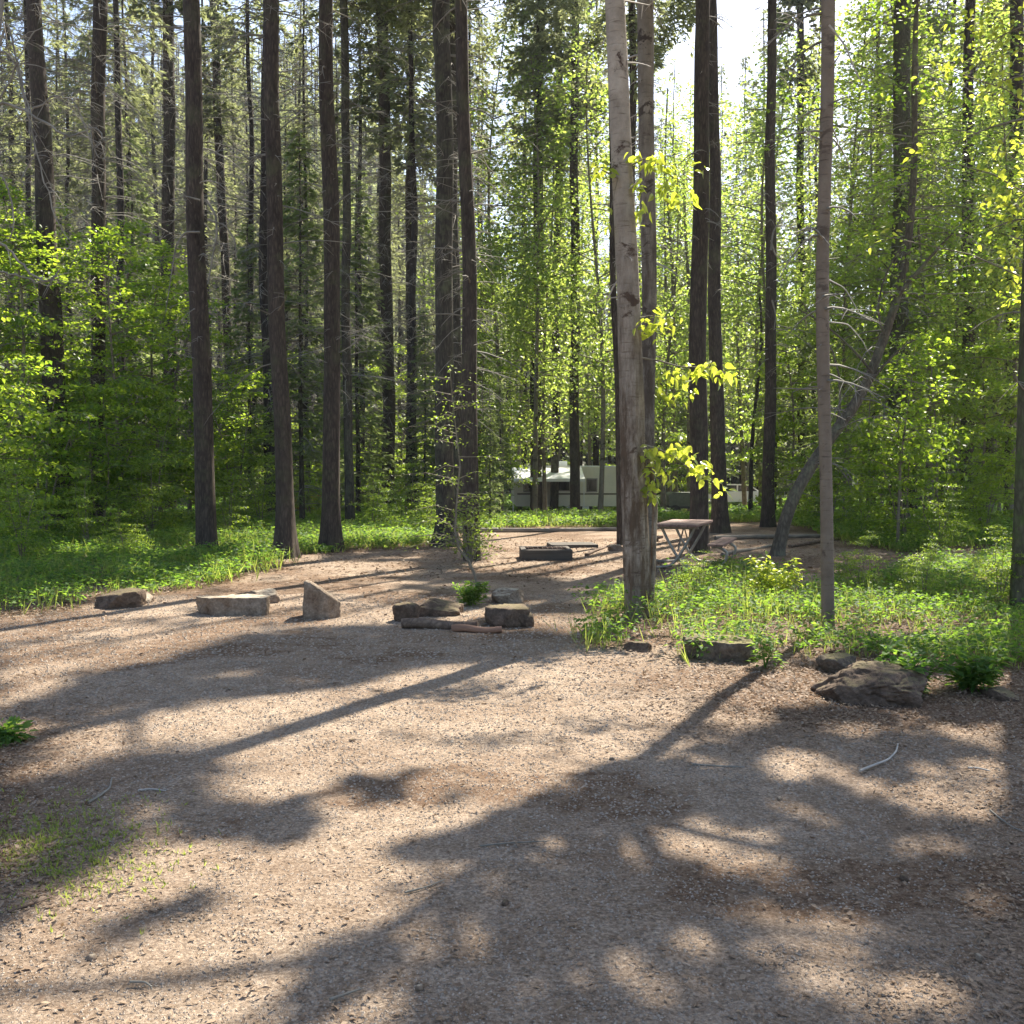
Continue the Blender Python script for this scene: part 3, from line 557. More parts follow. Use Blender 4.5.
P_, ch_ = canopy_fill()
for k, (root, c, a, lm, P, B, r) in enumerate(CANOPY):
    g = Geo(); c = np.array(c); a = np.array(a)
    q = P_[ch_ == k]; n = len(q)
    if lm == 'canopy':
        if n:
            kites(g, q - B, rdir(n, -.2, .5), unit(SD + rng.normal(size=(n, 3)) * .5), rng.uniform(.07, .12, n), rng.uniform(.05, .08, n), 0)
        # filler leaves in flat sprays where they shade nothing in view
        m = 70; cc = rdir(m) * rng.uniform(.3, .95, (m, 1)) * a + c
        f = (cc[:, None, :] + rng.normal(size=(m, 110, 3)) * np.array([.5, .5, .16])).reshape(-1, 3)
        # boughs
        bt = cc[:, 2] / SD[2]; bx = cc[:, 0] - SD[0] * bt; by_ = cc[:, 1] - SD[1] * bt; bu, bv = proj(bx, np.maximum(by_, .5), 0 * bx)
        okb = np.where(~((by_ > 2.4) & (np.abs(bu - 512) < 560) & (by_ < 27)) | (shade(bx, np.maximum(by_, .5)) > .5))[0][:26]
        for j in okb:
            e = cc[j]; z = max(c[2] - a[2], B[2] + 4.5); zz = min(e[2] - rng.uniform(.5, 2.5), B[2] + P[-1, 2] - .3); zz = max(zz, z * .9)
            i = min(np.searchsorted(P[:, 2], zz - B[2]), len(P) - 1); s0 = P[i] + B; mid = (s0 + e) / 2 + [0, 0, .35]
            tube(g, np.array([s0, (s0 + mid) / 2 + [0, 0, .05], mid, (mid + e) / 2 + [0, 0, .1], e]) - B, np.array([.05, .04, .03, .02, .008]), 5, 1, cap=False)
    else:
        if n:
            kites(g, q - B, rdir(n, -.4, .5), unit(SD + rng.normal(size=(n, 3)) * .45), rng.uniform(.16, .28, n), rng.uniform(.035, .06, n), 0)
            kites(g, q - B + rng.normal(size=(n, 3)) * .08, rdir(n, -.4, .5), unit(SD + rng.normal(size=(n, 3)) * .45), rng.uniform(.16, .28, n), rng.uniform(.035, .06, n), 0)
        cg = conifer_crown(r, c[2] - a[2] - B[2], c[2] + a[2] - B[2], a[0], 110 if B[1] < 30 else 150, P, spr=.26 if B[1] < 30 else .34, wid=.035 if B[1] < 30 else .045)
        f = None
        # keep only what leaves the sunlit ground free
        V = cg.v[-1].reshape(-1, 4, 3), cg.v[-2].reshape(-1, 4, 3), cg.v[-3].reshape(-1, 4, 3)
        for VV in V:
            w = VV[:, 0] + B; t = w[:, 2] / SD[2]; gx = w[:, 0] - SD[0] * t; gy = w[:, 1] - SD[1] * t
            u, v = proj(gx, np.maximum(gy, .5), 0 * gx); vis = (gy > 2.4) & (np.abs(u - 512) < 530) & (gy < 27)
            k_ = ~vis | (rng.uniform(size=len(w)) < shade(gx, np.maximum(gy, .5)) * .9)
            VV = VV[k_]; g.add(VV.reshape(-1, 3), np.arange(len(VV) * 4).reshape(-1, 4), 0)
        for VV, FF, MM in zip(cg.v[:-3], cg.f[:-3], cg.m[:-3]):
            pass
        part('crown', g.mesh('crown', [M['needle'], M['twig']], False), root); continue
    w = f; t = w[:, 2] / SD[2]; gx = w[:, 0] - SD[0] * t; gy = w[:, 1] - SD[1] * t
    u, v = proj(gx, np.maximum(gy, .5), 0 * gx); vis = (gy > 2.4) & (np.abs(u - 512) < 530) & (gy < 27)
    k_ = ~vis | (rng.uniform(size=len(w)) < shade(gx, np.maximum(gy, .5)) * .5)
    # stay above the picture's upper edge so the view between the trunks is the photo's
    uu, vv = proj(w[:, 0], w[:, 1], w[:, 2]); k_ &= (vv < -8) | (uu > 1030)
    w = w[k_]; n = len(w); kites(g, w - B, rdir(n, -.2, .5), leafN(n), rng.uniform(.07, .11, n), rng.uniform(.05, .07, n), 0)
    part('crown', g.mesh('crown', [M['canopy'], M['aspenb']], False), root)

# ------------------------------------------------------------ broadleaf trees and shrubs
def broadleaf(r, H, z0, rad, nlimb, per, leaf, stem=.05, flat=.14, lean=(0, 0), spread=.34, oval=False, stems=1):
    """(wood geometry, leaf geometry)"""
    wg = Geo(); lg = Geo(); C = []
    for s_ in range(stems):
        ax = r.uniform(-.25, .25, 2) * (stems > 1) + np.array(lean)
        z = np.linspace(0, 1, 14); ph = r.uniform(0, 6, 2)
        P = np.stack([ax[0] * H * z + .035 * H * np.sin(z * 5 + ph[0]) * z, ax[1] * H * z + .035 * H * np.sin(z * 4 + ph[1]) * z, H * z * r.uniform(.85, 1) ** s_ - .1], 1)
        tube(wg, P, np.linspace(stem, stem * .12, 14), 8, 0, bark=.05, seed=int(r.integers(99)), flare=.2)
        for k in range(nlimb // stems):
            f = z0 / H + (1 - z0 / H) * r.uniform(0, 1); i = f * 13; i0 = min(int(i), 12); c = P[i0] * (1 - (i - i0)) + P[i0 + 1] * (i - i0)
            rel = (f - z0 / H) / (1 - z0 / H); prof = math.sin(math.pi * min(1, rel * .85 + .18)) ** .6
            L = rad * prof * r.uniform(.55, 1.1); a = r.uniform(0, 2 * math.pi); d = np.array([math.cos(a), math.sin(a), 0])
            up = r.uniform(.05, .6); t = np.linspace(0, 1, 6)[:, None]
            bend = np.cross(d, [0, 0, 1]) * r.uniform(-.3, .3)
            Q = c + d * L * t + np.array([0, 0, 1.]) * L * (up * t - .3 * t ** 2) + bend * L * t ** 2
            tube(wg, Q, np.linspace(stem * .28, stem * .06, 6), 4, 0, cap=False)
            for q in range(max(2, int(L / .28))):
                tt = r.uniform(.25, 1.02); p = c + d * L * tt + np.array([0, 0, 1.]) * L * (up * tt - .3 * tt * tt) + bend * L * tt ** 2
                n = max(3, int(per * r.uniform(.5, 1.5))); o = r.normal(size=(n, 3)) * np.array([spread, spread, flat * spread * 2.2])
                o[:, 2] -= .12 * np.linalg.norm(o[:, :2], axis=1)
                C.append(p + o)
    C = np.concatenate(C); n = len(C)
    D = unit(C - np.array([0, 0, H * .6])) * .4 + rdir(n, -.35, .5, r); Nn = unit(r.normal(size=(n, 3)) * .42 + np.array([0, 0, 1.]))
    L = leaf * r.uniform(.4, 1.45, n)
    (ovals if oval else kites)(lg, C, D, Nn, L, L * .72, 0)
    return wg, lg
VAR = {}
def variant(key, n, wood, leafm, **kw):
    out = []
    for k in range(n):
        r = np.random.default_rng(hash(key) % 1 + 100 + k * 7 + len(VAR) * 131); w, l = broadleaf(r, **kw)
        out.append((w.mesh(key + '_wood', [M[wood]]), l.mesh(key + '_leaves', [M[leafm]], False)))
    VAR[key] = out
variant('maple_tall', 4, 'aspenb', 'maple', H=8.5, z0=.9, rad=2.3, nlimb=60, per=30, leaf=.115, stem=.07, spread=.25, flat=.09)
variant('maple_low', 4, 'aspenb', 'maple', H=4.2, z0=.25, rad=1.7, nlimb=54, per=24, leaf=.10, stem=.035, spread=.22, stems=3, flat=.09)
variant('aspen_tall', 4, 'aspenb', 'aspen', H=16, z0=3.0, rad=2.5, nlimb=60, per=24, leaf=.125, stem=.09, spread=.30, flat=.5)
def put(key, k, name, x, y, label, cat, group, s=1., rz=None, lab2=None, sz=1.):
    w, l = VAR[key][k % len(VAR[key])]
    root = empty(name, (x, y, float(ter(x, y))), label, cat, group, rng.uniform(0, 6.28) if rz is None else rz)
    root.scale = (s, s, s * sz); part('trunk', w, root); part('crown', l, root); return root
PEND = []   # objects whose label is written once all stand
def pend(o, kind, x, y): PEND.append((o, kind, CX + FPX * x / y, y))
# maple thicket at the left (picture x, distance, kind, scale)
thick = [(18, 25, 'maple_tall', 1.05), (70, 29, 'maple_tall', 1.1), (118, 26, 'maple_tall', .95), (160, 30, 'maple_tall', 1.0), (-40, 24, 'maple_tall', 1.1), (190, 34, 'maple_tall', 1.0),
         (40, 22.5, 'maple_low', 1.0), (130, 32, 'maple_tall', 1.15), (100, 24, 'maple_low', .95), (-30, 20, 'maple_low', 1.1), (240, 31, 'maple_low', 1.15), (225, 36, 'maple_tall', .8), (150, 25, 'maple_low', .8),
         (10, 33, 'maple_tall', 1.2), (255, 40, 'maple_tall', .85), (300, 42, 'maple_low', 1.2)]
for i, (px, y, key, s) in enumerate(thick):
    x = (px - CX) / FPX * y; o = put(key, i, 'maple_tree' if 'tall' in key else 'maple_shrub', x, y, '', 'tree' if 'tall' in key else 'shrub', 'young maples in the left thicket', s)
    pend(o, 'bright green young maple' if 'tall' in key else 'low green maple shrub', x, y)
# centre and right: aspens, maples
mid = [(545, 44, 'aspen_tall', 1.15), (520, 50, 'aspen_tall', 1.25), (588, 56, 'aspen_tall', 1.2), (665, 42, 'aspen_tall', 1.05), (670, 55, 'aspen_tall', 1.3), (560, 60, 'aspen_tall', 1.3),
       (486, 40, 'maple_tall', .9), (690, 50, 'maple_tall', .8), (790, 38, 'maple_tall', .95), (845, 33, 'aspen_tall', .85), (880, 38, 'aspen_tall', 1.15),
       (925, 31, 'aspen_tall', .9), (960, 36, 'aspen_tall', 1.1), (1010, 30, 'aspen_tall', .95), (1040, 26, 'aspen_tall', .9), (870, 28, 'maple_tall', .62), (935, 25, 'maple_tall', .62), (980, 27, 'maple_tall', .7), (1030, 22, 'maple_tall', .7), (905, 22, 'maple_low', .75),
       (830, 27, 'maple_low', .85), (900, 45, 'maple_tall', 1.1), (950, 48, 'maple_tall', 1.2), (1000, 43, 'maple_tall', 1.1), (860, 50, 'maple_tall', 1.1), (780, 55, 'maple_tall', 1.1), (650, 66, 'maple_tall', 1.3),
       (600, 40, 'aspen_tall', 1.25), (535, 42, 'aspen_tall', 1.3), (500, 46, 'aspen_tall', 1.4), (700, 64, 'aspen_tall', 1.75), (675, 74, 'aspen_tall', 1.9), (762, 50, 'aspen_tall', 1.5), (722, 78, 'aspen_tall', 1.9), (748, 84, 'aspen_tall', 2.0), (770, 44, 'aspen_tall', 1.3), (850, 42, 'aspen_tall', 1.4), (930, 42, 'aspen_tall', 1.45), (990, 38, 'aspen_tall', 1.35), (890, 30, 'aspen_tall', 1.15), (1040, 34, 'aspen_tall', 1.3), (430, 46, 'maple_tall', .9), (365, 44, 'maple_low', 1.2), (455, 40, 'maple_low', 1.1), (480, 58, 'aspen_tall', 1.0), (400, 62, 'maple_tall', 1.2), (345, 55, 'maple_tall', 1.0), (300, 60, 'maple_tall', 1.1), (600, 78, 'maple_tall', 1.5), (530, 72, 'maple_tall', 1.3), (705, 70, 'maple_tall', 1.3), (820, 64, 'maple_tall', 1.3)]
for t_ in [(20, 17, .42), (88, 20, .38), (150, 23, .5), (228, 24, .42), (262, 27, .5), (372, 27, .42), (408, 30, .5), (428, 26, .34), (862, 24, .42), (940, 20, .36), (985, 23, .5), (820, 30, .5), (-10, 21, .6), (310, 33, .55), (125, 18, .25), (925, 12.4, .2), (1000, 11.6, .24), (700, 12.6, .16), (860, 13.2, .2)]: mid.append((t_[0], t_[1], 'maple_low', t_[2]))
for i, (px, y, key, s) in enumerate(mid):
    x = (px - CX) / FPX * y; nm = {'aspen_tall': ('aspen_tree', 'tree', 'leafy pale green aspen'), 'maple_tall': ('maple_tree', 'tree', 'bright green young maple'), 'maple_low': ('maple_shrub', 'shrub', 'low green maple shrub')}[key]
    o = put(key, i + 2, nm[0], x, y, '', nm[1], 'leafy young trees under the conifers', s); pend(o, nm[2], x, y)

# ------------------------------------------------------------ background conifers (shared meshes)
CV = []
for k in range(5):
    r = np.random.default_rng(300 + k); P = trunk_path((0, 0, 0), (0, 0, 1.), 27, r, .06, 26); g = Geo()
    tube(g, P, np.linspace(.19, .03, len(P)), 10, 0, bark=.06, seed=k, flare=.35); bare_branches(g, P, 3.5, 22, 230, 2.2, .017, r, 1, 3, 5)
    cg = conifer_crown(r, 9 + k * 1.6, 27.2, 2.0, 78, P, spr=.34, wid=.03, droop=.5, dens=.8)
    CV.append((g.mesh('far_trunk', [M['farbark'], M['twig']]), cg.mesh('far_crown', [M['needle'], M['twig']], False)))
FV = []
for k in range(3):
    r = np.random.default_rng(400 + k); P = trunk_path((0, 0, 0), (0, 0, 1.), 11.5, r, .02, 18); g = Geo()
    tube(g, P, np.linspace(.10, .012, len(P)), 8, 0, bark=.04, seed=k)
    cg = conifer_crown(r, .5, 11.6, 1.35, 230, P, spr=.24, wid=.024, droop=.35, dens=1.05)
    FV.append((g.mesh('fir_trunk', [M['conifer2'], M['twig']]), cg.mesh('fir_crown', [M['fir'], M['twig']], False)))
for i, (px, y, s) in enumerate([(302, 29, .98), (358, 38, 1.15), (250, 37, .95), (425, 36, .65), (490, 31, .36), (500, 35, .42), (340, 50, 1.5), (820, 45, 1.1), (690, 60, 1.3), (775, 47, .95), (135, 44, 1.5)]):
    x = (px - CX) / FPX * y; root = empty('fir_tree', (x, y, float(ter(x, y))), '', 'fir', 'pale green young firs', rng.uniform(0, 6)); root.scale = (s,) * 3
    t_, c_ = FV[i % 3]; part('trunk', t_, root); part('crown', c_, root); pend(root, 'pale green young fir', x, y)
used = [(b[2][0], b[2][1]) for b in T.values()]
cnt = 0
FORCE = [(700, 56), (672, 57), (772, 61), (716, 66), (666, 62), (684, 70), (735, 70), (752, 72), (790, 60), (776, 68), (708, 80), (648, 74), (20, 50), (130, 47), (200, 52), (255, 48), (305, 55)]
for it_ in range(4000):
    y = 34 + 66 * rng.uniform() ** .75; px = rng.uniform(-60, 1084)
    if it_ < len(FORCE): px, y = FORCE[it_]
    x = (px - CX) / FPX * y
    if any((x - a) ** 2 + (y - b) ** 2 < (2.3 + y * .01) ** 2 for a, b in used): continue
    if 496 < px < 690 and y < 54: continue
    if 690 < px < 900 and y < 42: continue
    if 722 < px < 765 and y < 66: continue
    if any(abs((x - a) * .875 - (y - b) * .485) < 2.9 and -1 < (x - a) * .485 + (y - b) * .875 < 26 for a, b in ((2.2, 48), (5.2, 48), (14, 61))): continue
    used.append((x, y)); s = rng.uniform(.95, 1.45); root = empty('conifer_tree', (x, y, float(ter(x, y))), '', 'conifer', 'slim far conifers', rng.uniform(0, 6.28))
    th_ = rng.uniform(.65, 1.0); root.scale = (s * th_, s * th_, s); t_, c_ = CV[cnt % 5]; part('trunk', t_, root); part('crown', c_, root); pend(root, 'slim far conifer', x, y); cnt += 1
    if cnt >= 160: break
print('far conifers', cnt)
# labels for trees told apart by the landmark trunks in front of them
LMS = sorted([(x, p) for x, p in LM if p])
def gap(px):
    l = [p for x, p in LMS if x <= px]; rgt = [p for x, p in LMS if x > px]
    if not l: return 'left of ' + rgt[0]
    if not rgt: return 'right of ' + l[-1]
    return 'between %s and %s' % (l[-1], rgt[0])
ORD = ['nearest', 'second nearest', 'third nearest', 'fourth nearest', 'fifth nearest', 'sixth nearest', 'seventh nearest', 'eighth nearest', 'ninth nearest', 'tenth nearest', 'eleventh nearest', 'twelfth nearest', 'thirteenth nearest', 'fourteenth nearest', 'fifteenth nearest', 'sixteenth nearest', 'seventeenth nearest', 'eighteenth nearest', 'nineteenth nearest', 'twentieth nearest', 'twenty-first nearest', 'twenty-second nearest', 'twenty-third nearest', 'twenty-fourth nearest', 'twenty-fifth nearest', 'twenty-sixth nearest', 'twenty-seventh nearest', 'twenty-eighth nearest', 'twenty-ninth nearest', 'thirtieth nearest']
by = {}
for o, kind, px, y in PEND: by.setdefault((kind, gap(px)), []).append((y, o))
for (kind, gp), lst in by.items():
    lst.sort(key=lambda t: t[0])
    for i, (y, o) in enumerate(lst):
        o['label'] = (kind + ' ' + gp) if len(lst) == 1 else '%s %s %s' % (ORD[i] if i < len(lst) - 1 or i == 0 else 'farthest', kind, gp)
# far wood: one mass behind everything that can be told apart, up the hillside
def far_wood():
    g = Geo(); n = 3000; y = 98 + 150 * rng.uniform(size=n); x = rng.uniform(-.62, .62, n) * y * 1.05; H = rng.uniform(11, 22, n) * np.where(y > 130, .8, 1.25); z = ter(x, y)
    for yy, xx, zz, hh in zip(y, x, z, H):
        m = 60 if yy < 140 else 26; f = rng.uniform(.12, 1, m); a = rng.uniform(0, 6.28, m); rr = 2.3 * (1 - f) ** .8 * rng.uniform(.3, 1, m) + .1
        C = np.stack([xx + np.cos(a) * rr * .3, yy + np.sin(a) * rr * .3, zz + f * hh], 1); D = np.stack([np.cos(a), np.sin(a), -rng.uniform(.1, .8, m)], 1)
        L = rr + .35; kites(g, C, D, np.tile([0, 0, 1.], (m, 1)) + rng.normal(size=(m, 3)) * .5, L, L * .38, 0)
        boxg(g, xx - .12, xx + .12, yy - .12, yy + .12, zz - .5, zz + hh * .9, 1)
    o = bpy.data.objects.new('far_wood', g.mesh('far_wood', [M['needle'], M['farbark']], False)); COL.objects.link(o); o['kind'] = 'stuff'; o['label'] = 'dense wood rising up the hillside behind the campground'; o['category'] = 'wood'
far_wood()

# ------------------------------------------------------------ single saplings in front
def sap(name, label, cat, base, path, rad, leaves, mats, twigs=None):
    B = gnd(*base); root = empty(name, B, label, cat)
    return root, B
# bent sapling over the dark stones
B = gnd(477, 590); root = empty('bent_sapling', B, 'thin bent sapling with small dull green leaves rising behind the dark stones in the clearing', 'sapling')
g = Geo(); pts = [at(u, v, B[1] + dy) - B for u, v, dy in ((477, 592, 0), (475, 575, 0), (468, 560, .05), (459, 549, .1), (455, 530, .2), (457, 500, .3), (460, 465, .35), (456, 430, .4), (452, 395, .4), (450, 368, .4))]
tube(g, pts, np.linspace(.022, .005, len(pts)), 7, 0, bark=.08, seed=2); r = np.random.default_rng(5); C = []
for k in range(46):
    i = r.uniform(3, 8.9); i0 = int(i); c = pts[i0] * (1 - i + i0) + pts[i0 + 1] * (i - i0); a = r.uniform(0, 6.28); L = r.uniform(.3, 1.0) * (1.1 if i < 7 else .7); d = np.array([math.cos(a), math.sin(a) * .8, r.uniform(-.1, .35)])
    Q = np.array([c, c + d * L * .5 + [0, 0, .03], c + d * L - [0, 0, .08]]); tube(g, Q, [.006, .004, .002], 4, 0, cap=False)
    m = int(20 * L) + 6; tt = r.uniform(.2, 1.05, m)[:, None]; C.append(c + d * L * tt + r.normal(size=(m, 3)) * [.07, .07, .03])
part('stem', g.mesh('stem', [M['aspenb']]), root); C = np.concatenate(C); g = Geo(); n = len(C); ovals(g, C, rdir(n, -.2, .4, r), leafN(n, .4), r.uniform(.035, .06, n), r.uniform(.022, .035, n)); part('foliage', g.mesh('foliage', [M['shadeleaf']], False), root)
# foliage round the foot of the leafy footed conifer
B = gnd(470, 566); root = empty('leafy_shrub', B, 'small leafy shrub wrapped round the foot of the right dark conifer of the close pair', 'shrub'); g = Geo(); C = []
for k in range(26):
    a = r.uniform(0, 6.28); h = r.uniform(.2, 1.0); e = np.array([math.cos(a) * r.uniform(.05, .42), math.sin(a) * .2 - .1, h]); tube(g, [[0, 0, -.03], e * [.4, .4, .5], e], [.008, .006, .003], 4, 0, cap=False); C.append(e + r.normal(size=(26, 3)) * [.12, .10, .10])
part('stem', g.mesh('stem', [M['twig']]), root); C = np.concatenate(C); n = len(C); g = Geo(); ovals(g, C, rdir(n, 0, .5, r), leafN(n, .5), r.uniform(.05, .08, n), r.uniform(.03, .05, n)); part('foliage', g.mesh('foliage', [M['shadeleaf']], False), root)
def feathery(name, label, base, hpx, spreadm, nst, per, leafL, leafW, matk, seed, cat='plant'):
    """upright stems carrying rows of leaves"""
    r = np.random.default_rng(seed); B = gnd(*base); root = empty(name, B, label, cat); g = Geo(); lg = Geo(); H = hpx * B[1] / FPX
    for k in range(nst):
        a = r.uniform(0, 6.28); e = np.array([math.cos(a) * spreadm * r.uniform(.2, 1), math.sin(a) * spreadm * r.uniform(.2, 1), H * r.uniform(.6, 1)])
        t = np.linspace(0, 1, 6)[:, None]; Q = e * np.array([1, 1, 0]) * t ** 1.4 + np.array([0, 0, 1.]) * e[2] * t - [0, 0, .02]; tube(g, Q, np.linspace(.007, .002, 6), 4, 0, cap=False)
        n = per; tt = r.uniform(.15, 1, n); c = e * np.array([1, 1, 0]) * tt[:, None] ** 1.4 + np.array([0, 0, 1.]) * e[2] * tt[:, None]; sd = rdir(n, .1, .3, r)
        off = sd * r.uniform(.0, .16, (n, 1)) * (1.1 - tt[:, None]); ovals(lg, c + off, sd, leafN(n, .35), leafL * r.uniform(.6, 1.2, n), leafW * r.uniform(.7, 1.2, n))
    part('stem', g.mesh('stem', [M['herb']]), root); part('foliage', lg.mesh('foliage', [M[matk]], False), root); return root
feathery('bright_shrub', 'bright yellow green feathery shrub in front of the picnic table, right of the birch', (768, 607), 52, .42, 16, 60, .085, .035, 'birchleaf', 71)
feathery('leafy_plant', 'bright leafy plant growing at the right end of the large dark boulder', (905, 693), 44, .30, 14, 44, .085, .042, 'herb', 72)
feathery('leafy_plant', 'leafy plant at the right edge beside the plant by the large dark boulder', (972, 690), 40, .26, 12, 40, .085, .042, 'herb', 73)
feathery('leafy_plant', 'small green tuft growing between the dark stones under the bent sapling', (470, 606), 26, .26, 16, 40, .07, .03, 'herb', 74)
feathery('leafy_plant', 'small tuft of green at the left edge of the bare ground', (4, 742), 16, .16, 9, 30, .06, .035, 'herb', 75)
feathery('leafy_plant', 'slim seedling at the foot of the mossy boulder in front of the slender tree', (765, 668), 34, .14, 5, 24, .06, .03, 'herb', 76)
# slim leafy sapling on the right with a thin leaning stem
B = gnd(897, 548); root = empty('leafy_sapling', B, 'young leafy tree with a thin leaning stem standing before the mossy conifer', 'sapling', None); r = np.random.default_rng(9)
w, l = broadleaf(r, H=4.6, z0=1.3, rad=1.6, nlimb=46, per=15, leaf=.10, stem=.035, lean=(.05, 0), spread=.24, oval=True); part('trunk', w.mesh('trunk', [M['aspenb']]), root); part('crown', l.mesh('crown', [M['maple']], False), root)
# pale leaning aspens left
for k, (b, t, wpx, lab) in enumerate((((150, 523), (176, 400), 6, 'grey aspen stem leaning right in front of the conifers left of the peeling conifer'), ((8, 530), (40, 440), 5, 'thin dark stem leaning right at the left edge'), ((745, 500), (738, 330), 5, 'thin crooked stem leaning left behind the white car'), ((750, 520), (756, 380), 5, 'thin reddish stem standing in front of the white car'),
                                      ((676, 512), (671, 300), 6, 'thin straight stem between second birch and thickest conifer'), ((690, 514), (688, 300), 6, 'second thin straight stem close to the thickest conifer'), ((662, 515), (666, 250), 4, 'slender pale green stem rising just behind the picnic table'))):
    B = gnd(*b) if b[1] > 508 else np.array([(b[0] - CX) / FPX * 56, 56, float(ter(12, 56))]); E = at(t[0], t[1], B[1]) - B; r = np.random.default_rng(80 + k); tt = np.linspace(0, 1.6, 14)[:, None]
    Q = E * tt + np.stack([.1 * np.sin(tt[:, 0] * 4 + k), .1 * np.cos(tt[:, 0] * 3), 0 * tt[:, 0]], 1) * tt; g = Geo(); tube(g, Q, np.linspace(1, .4, 14) * wpx / 2 * B[1] / FPX, 8, 0, bark=.06, seed=k); bare_branches(g, Q, 1.2, Q[-1, 2] * .95, 16, .8, .008, r, 0)
    w, l = broadleaf(r, H=2.2, z0=.2, rad=1.0, nlimb=16, per=12, leaf=.09, stem=.02)
    root = empty('slender_tree', B, lab, 'tree'); part('trunk', g.mesh('trunk', [M['aspenb'] if k != 3 else M['conifer']]), root); c = part('crown', l.mesh('crown', [M['maple']], False), root); c.location = tuple(Q[-2])
# the big leaning tree
B = gnd(778, 556); D0 = B[1]; pts = np.array([at(u, v, D0 + dd) for u, v, dd in ((777, 562, 0), (778, 550, 0), (785, 520, 0), (797, 490, 0), (815, 460, .1), (835, 432, .2), (855, 405, .3), (872, 372, .4), (885, 335, .5), (898, 295, .6), (907, 255, .7), (912, 205, .8), (915, 150, .9), (914, 90, 1.0), (916, 20, 1.1), (918, -60, 1.2))]) - B
root = empty('leaning_tree', B, 'crooked leaning tree with pale lichen covered bark bending up to the right', 'tree'); g = Geo()
rad = np.array([15, 12, 12, 12, 12, 11, 11, 10, 9, 8, 8, 7, 6, 6, 5, 4]) / 2 * D0 / FPX
ti = np.linspace(0, 15, 60); Pp = np.stack([np.interp(ti, range(16), pts[:, k]) for k in range(3)], 1); Pp[1:-1] = (Pp[:-2] + Pp[1:-1] * 2 + Pp[2:]) / 4; tube(g, Pp, np.interp(ti, range(16), rad), 16, 0, bark=.12, seed=3, flare=.3)
r = np.random.default_rng(33); bare_branches(g, Pp, 1.2, 8.5, 80, 2.2, .011, r, 1, 4, 4)
for (a, b_, c_, w_) in (((835, 432), (855, 360), (800, 300), 3), ((872, 372), (840, 330), (800, 310), 3), ((898, 295), (935, 250), (970, 215), 5), ((855, 405), (890, 350), (915, 340), 4), ((885, 335), (865, 300), (905, 240), 3)):
    q = [at(p[0], p[1], D0 + .3) - B for p in (a, b_, c_)]; t = np.linspace(0, 1, 8)[:, None]; Q = q[0] * (1 - t) ** 2 + 2 * q[1] * t * (1 - t) + q[2] * t * t; tube(g, Q, np.linspace(w_, 1, 8) / 2 * D0 / FPX, 6, 0, cap=False)
part('trunk', g.mesh('trunk', [M['leanbark'], M['twig']]), root); r = np.random.default_rng(34)
C = np.concatenate([Pp[r.integers(34, 60, 220)] + r.normal(size=(220, 3)) * [1.0, 1.0, .6] + r.normal(size=(16, 1, 3)) * [.2, .2, .1] for _ in range(1)]).reshape(-1, 3); n = len(C); g = Geo(); kites(g, C, rdir(n, -.2, .5, r), leafN(n), .09, .06); part('crown', g.mesh('crown', [M['maple']], False), root)
# bare arching branches at the left edge
B = np.array([-6.9, 12.2, float(ter(-6.9, 12.2))]); root = empty('bare_shrub', B, 'leafless pale branches arching in from the left edge', 'dead shrub'); g = Geo(); Y0 = 12.
def arc(pts_, w0, w1, Y=12., matk=0):
    q = np.array([at(u, v, Y) for u, v in pts_]) - B; n = len(q); ti = np.linspace(0, n - 1, n * 5); Q = np.stack([np.interp(ti, range(n), q[:, k]) for k in range(3)], 1)
    for _ in range(3): Q[1:-1] = (Q[:-2] + Q[1:-1] * 2 + Q[2:]) / 4
    Q = Q + np.random.default_rng(int(pts_[0][1])).normal(size=Q.shape) * .008; tube(g, Q, np.linspace(w0, w1, len(Q)) * (.36 if w0 < 10 else .5) * Y / FPX, 6, matk)
    rr_ = np.random.default_rng(int(w0 * 10) + len(Q))
    for _ in range(len(Q) // 2):
        i = rr_.integers(2, len(Q)); d_ = rdir(1, -.3, .7, rr_)[0] * rr_.uniform(.1, .5); tube(g, [Q[i], Q[i] + d_ * .5 + [0, 0, .02], Q[i] + d_], [.006, .005, .002], 3, matk, cap=False)
arc([(-63, 610), (-60, 450), (-50, 300), (-20, 150), (0, 20), (6, -60)], 12, 4)
arc([(-40, 230), (-20, 130), (0, 100), (30, 112), (70, 140), (95, 125), (105, 142)], 5, 1.5)
arc([(-8, 60), (8, 20), (14, 50), (24, 90), (36, 150), (50, 200), (62, 235), (85, 250)], 4, 1)
arc([(-54, 330), (-30, 260), (0, 240), (20, 262), (45, 285), (60, 270)], 5, 2)
arc([(-52, 300), (-20, 180), (0, 172), (10, 190), (14, 230), (8, 240)], 4, 1.5)
arc([(-54, 340), (-30, 285), (0, 270), (30, 280), (48, 285)], 4, 1.5)
arc([(-45, 250), (-20, 100), (0, 45), (20, 70), (33, 150), (30, 155)], 4, 1.5)
arc([(0, 100), (18, 60), (34, 30), (60, 20)], 3, 1); arc([(30, 112), (55, 95), (75, 100), (98, 160), (106, 150)], 3, 1); arc([(36, 150), (20, 180), (26, 185)], 2.5, 1)
part('stem', g.mesh('stem', [M['twig']]), root)
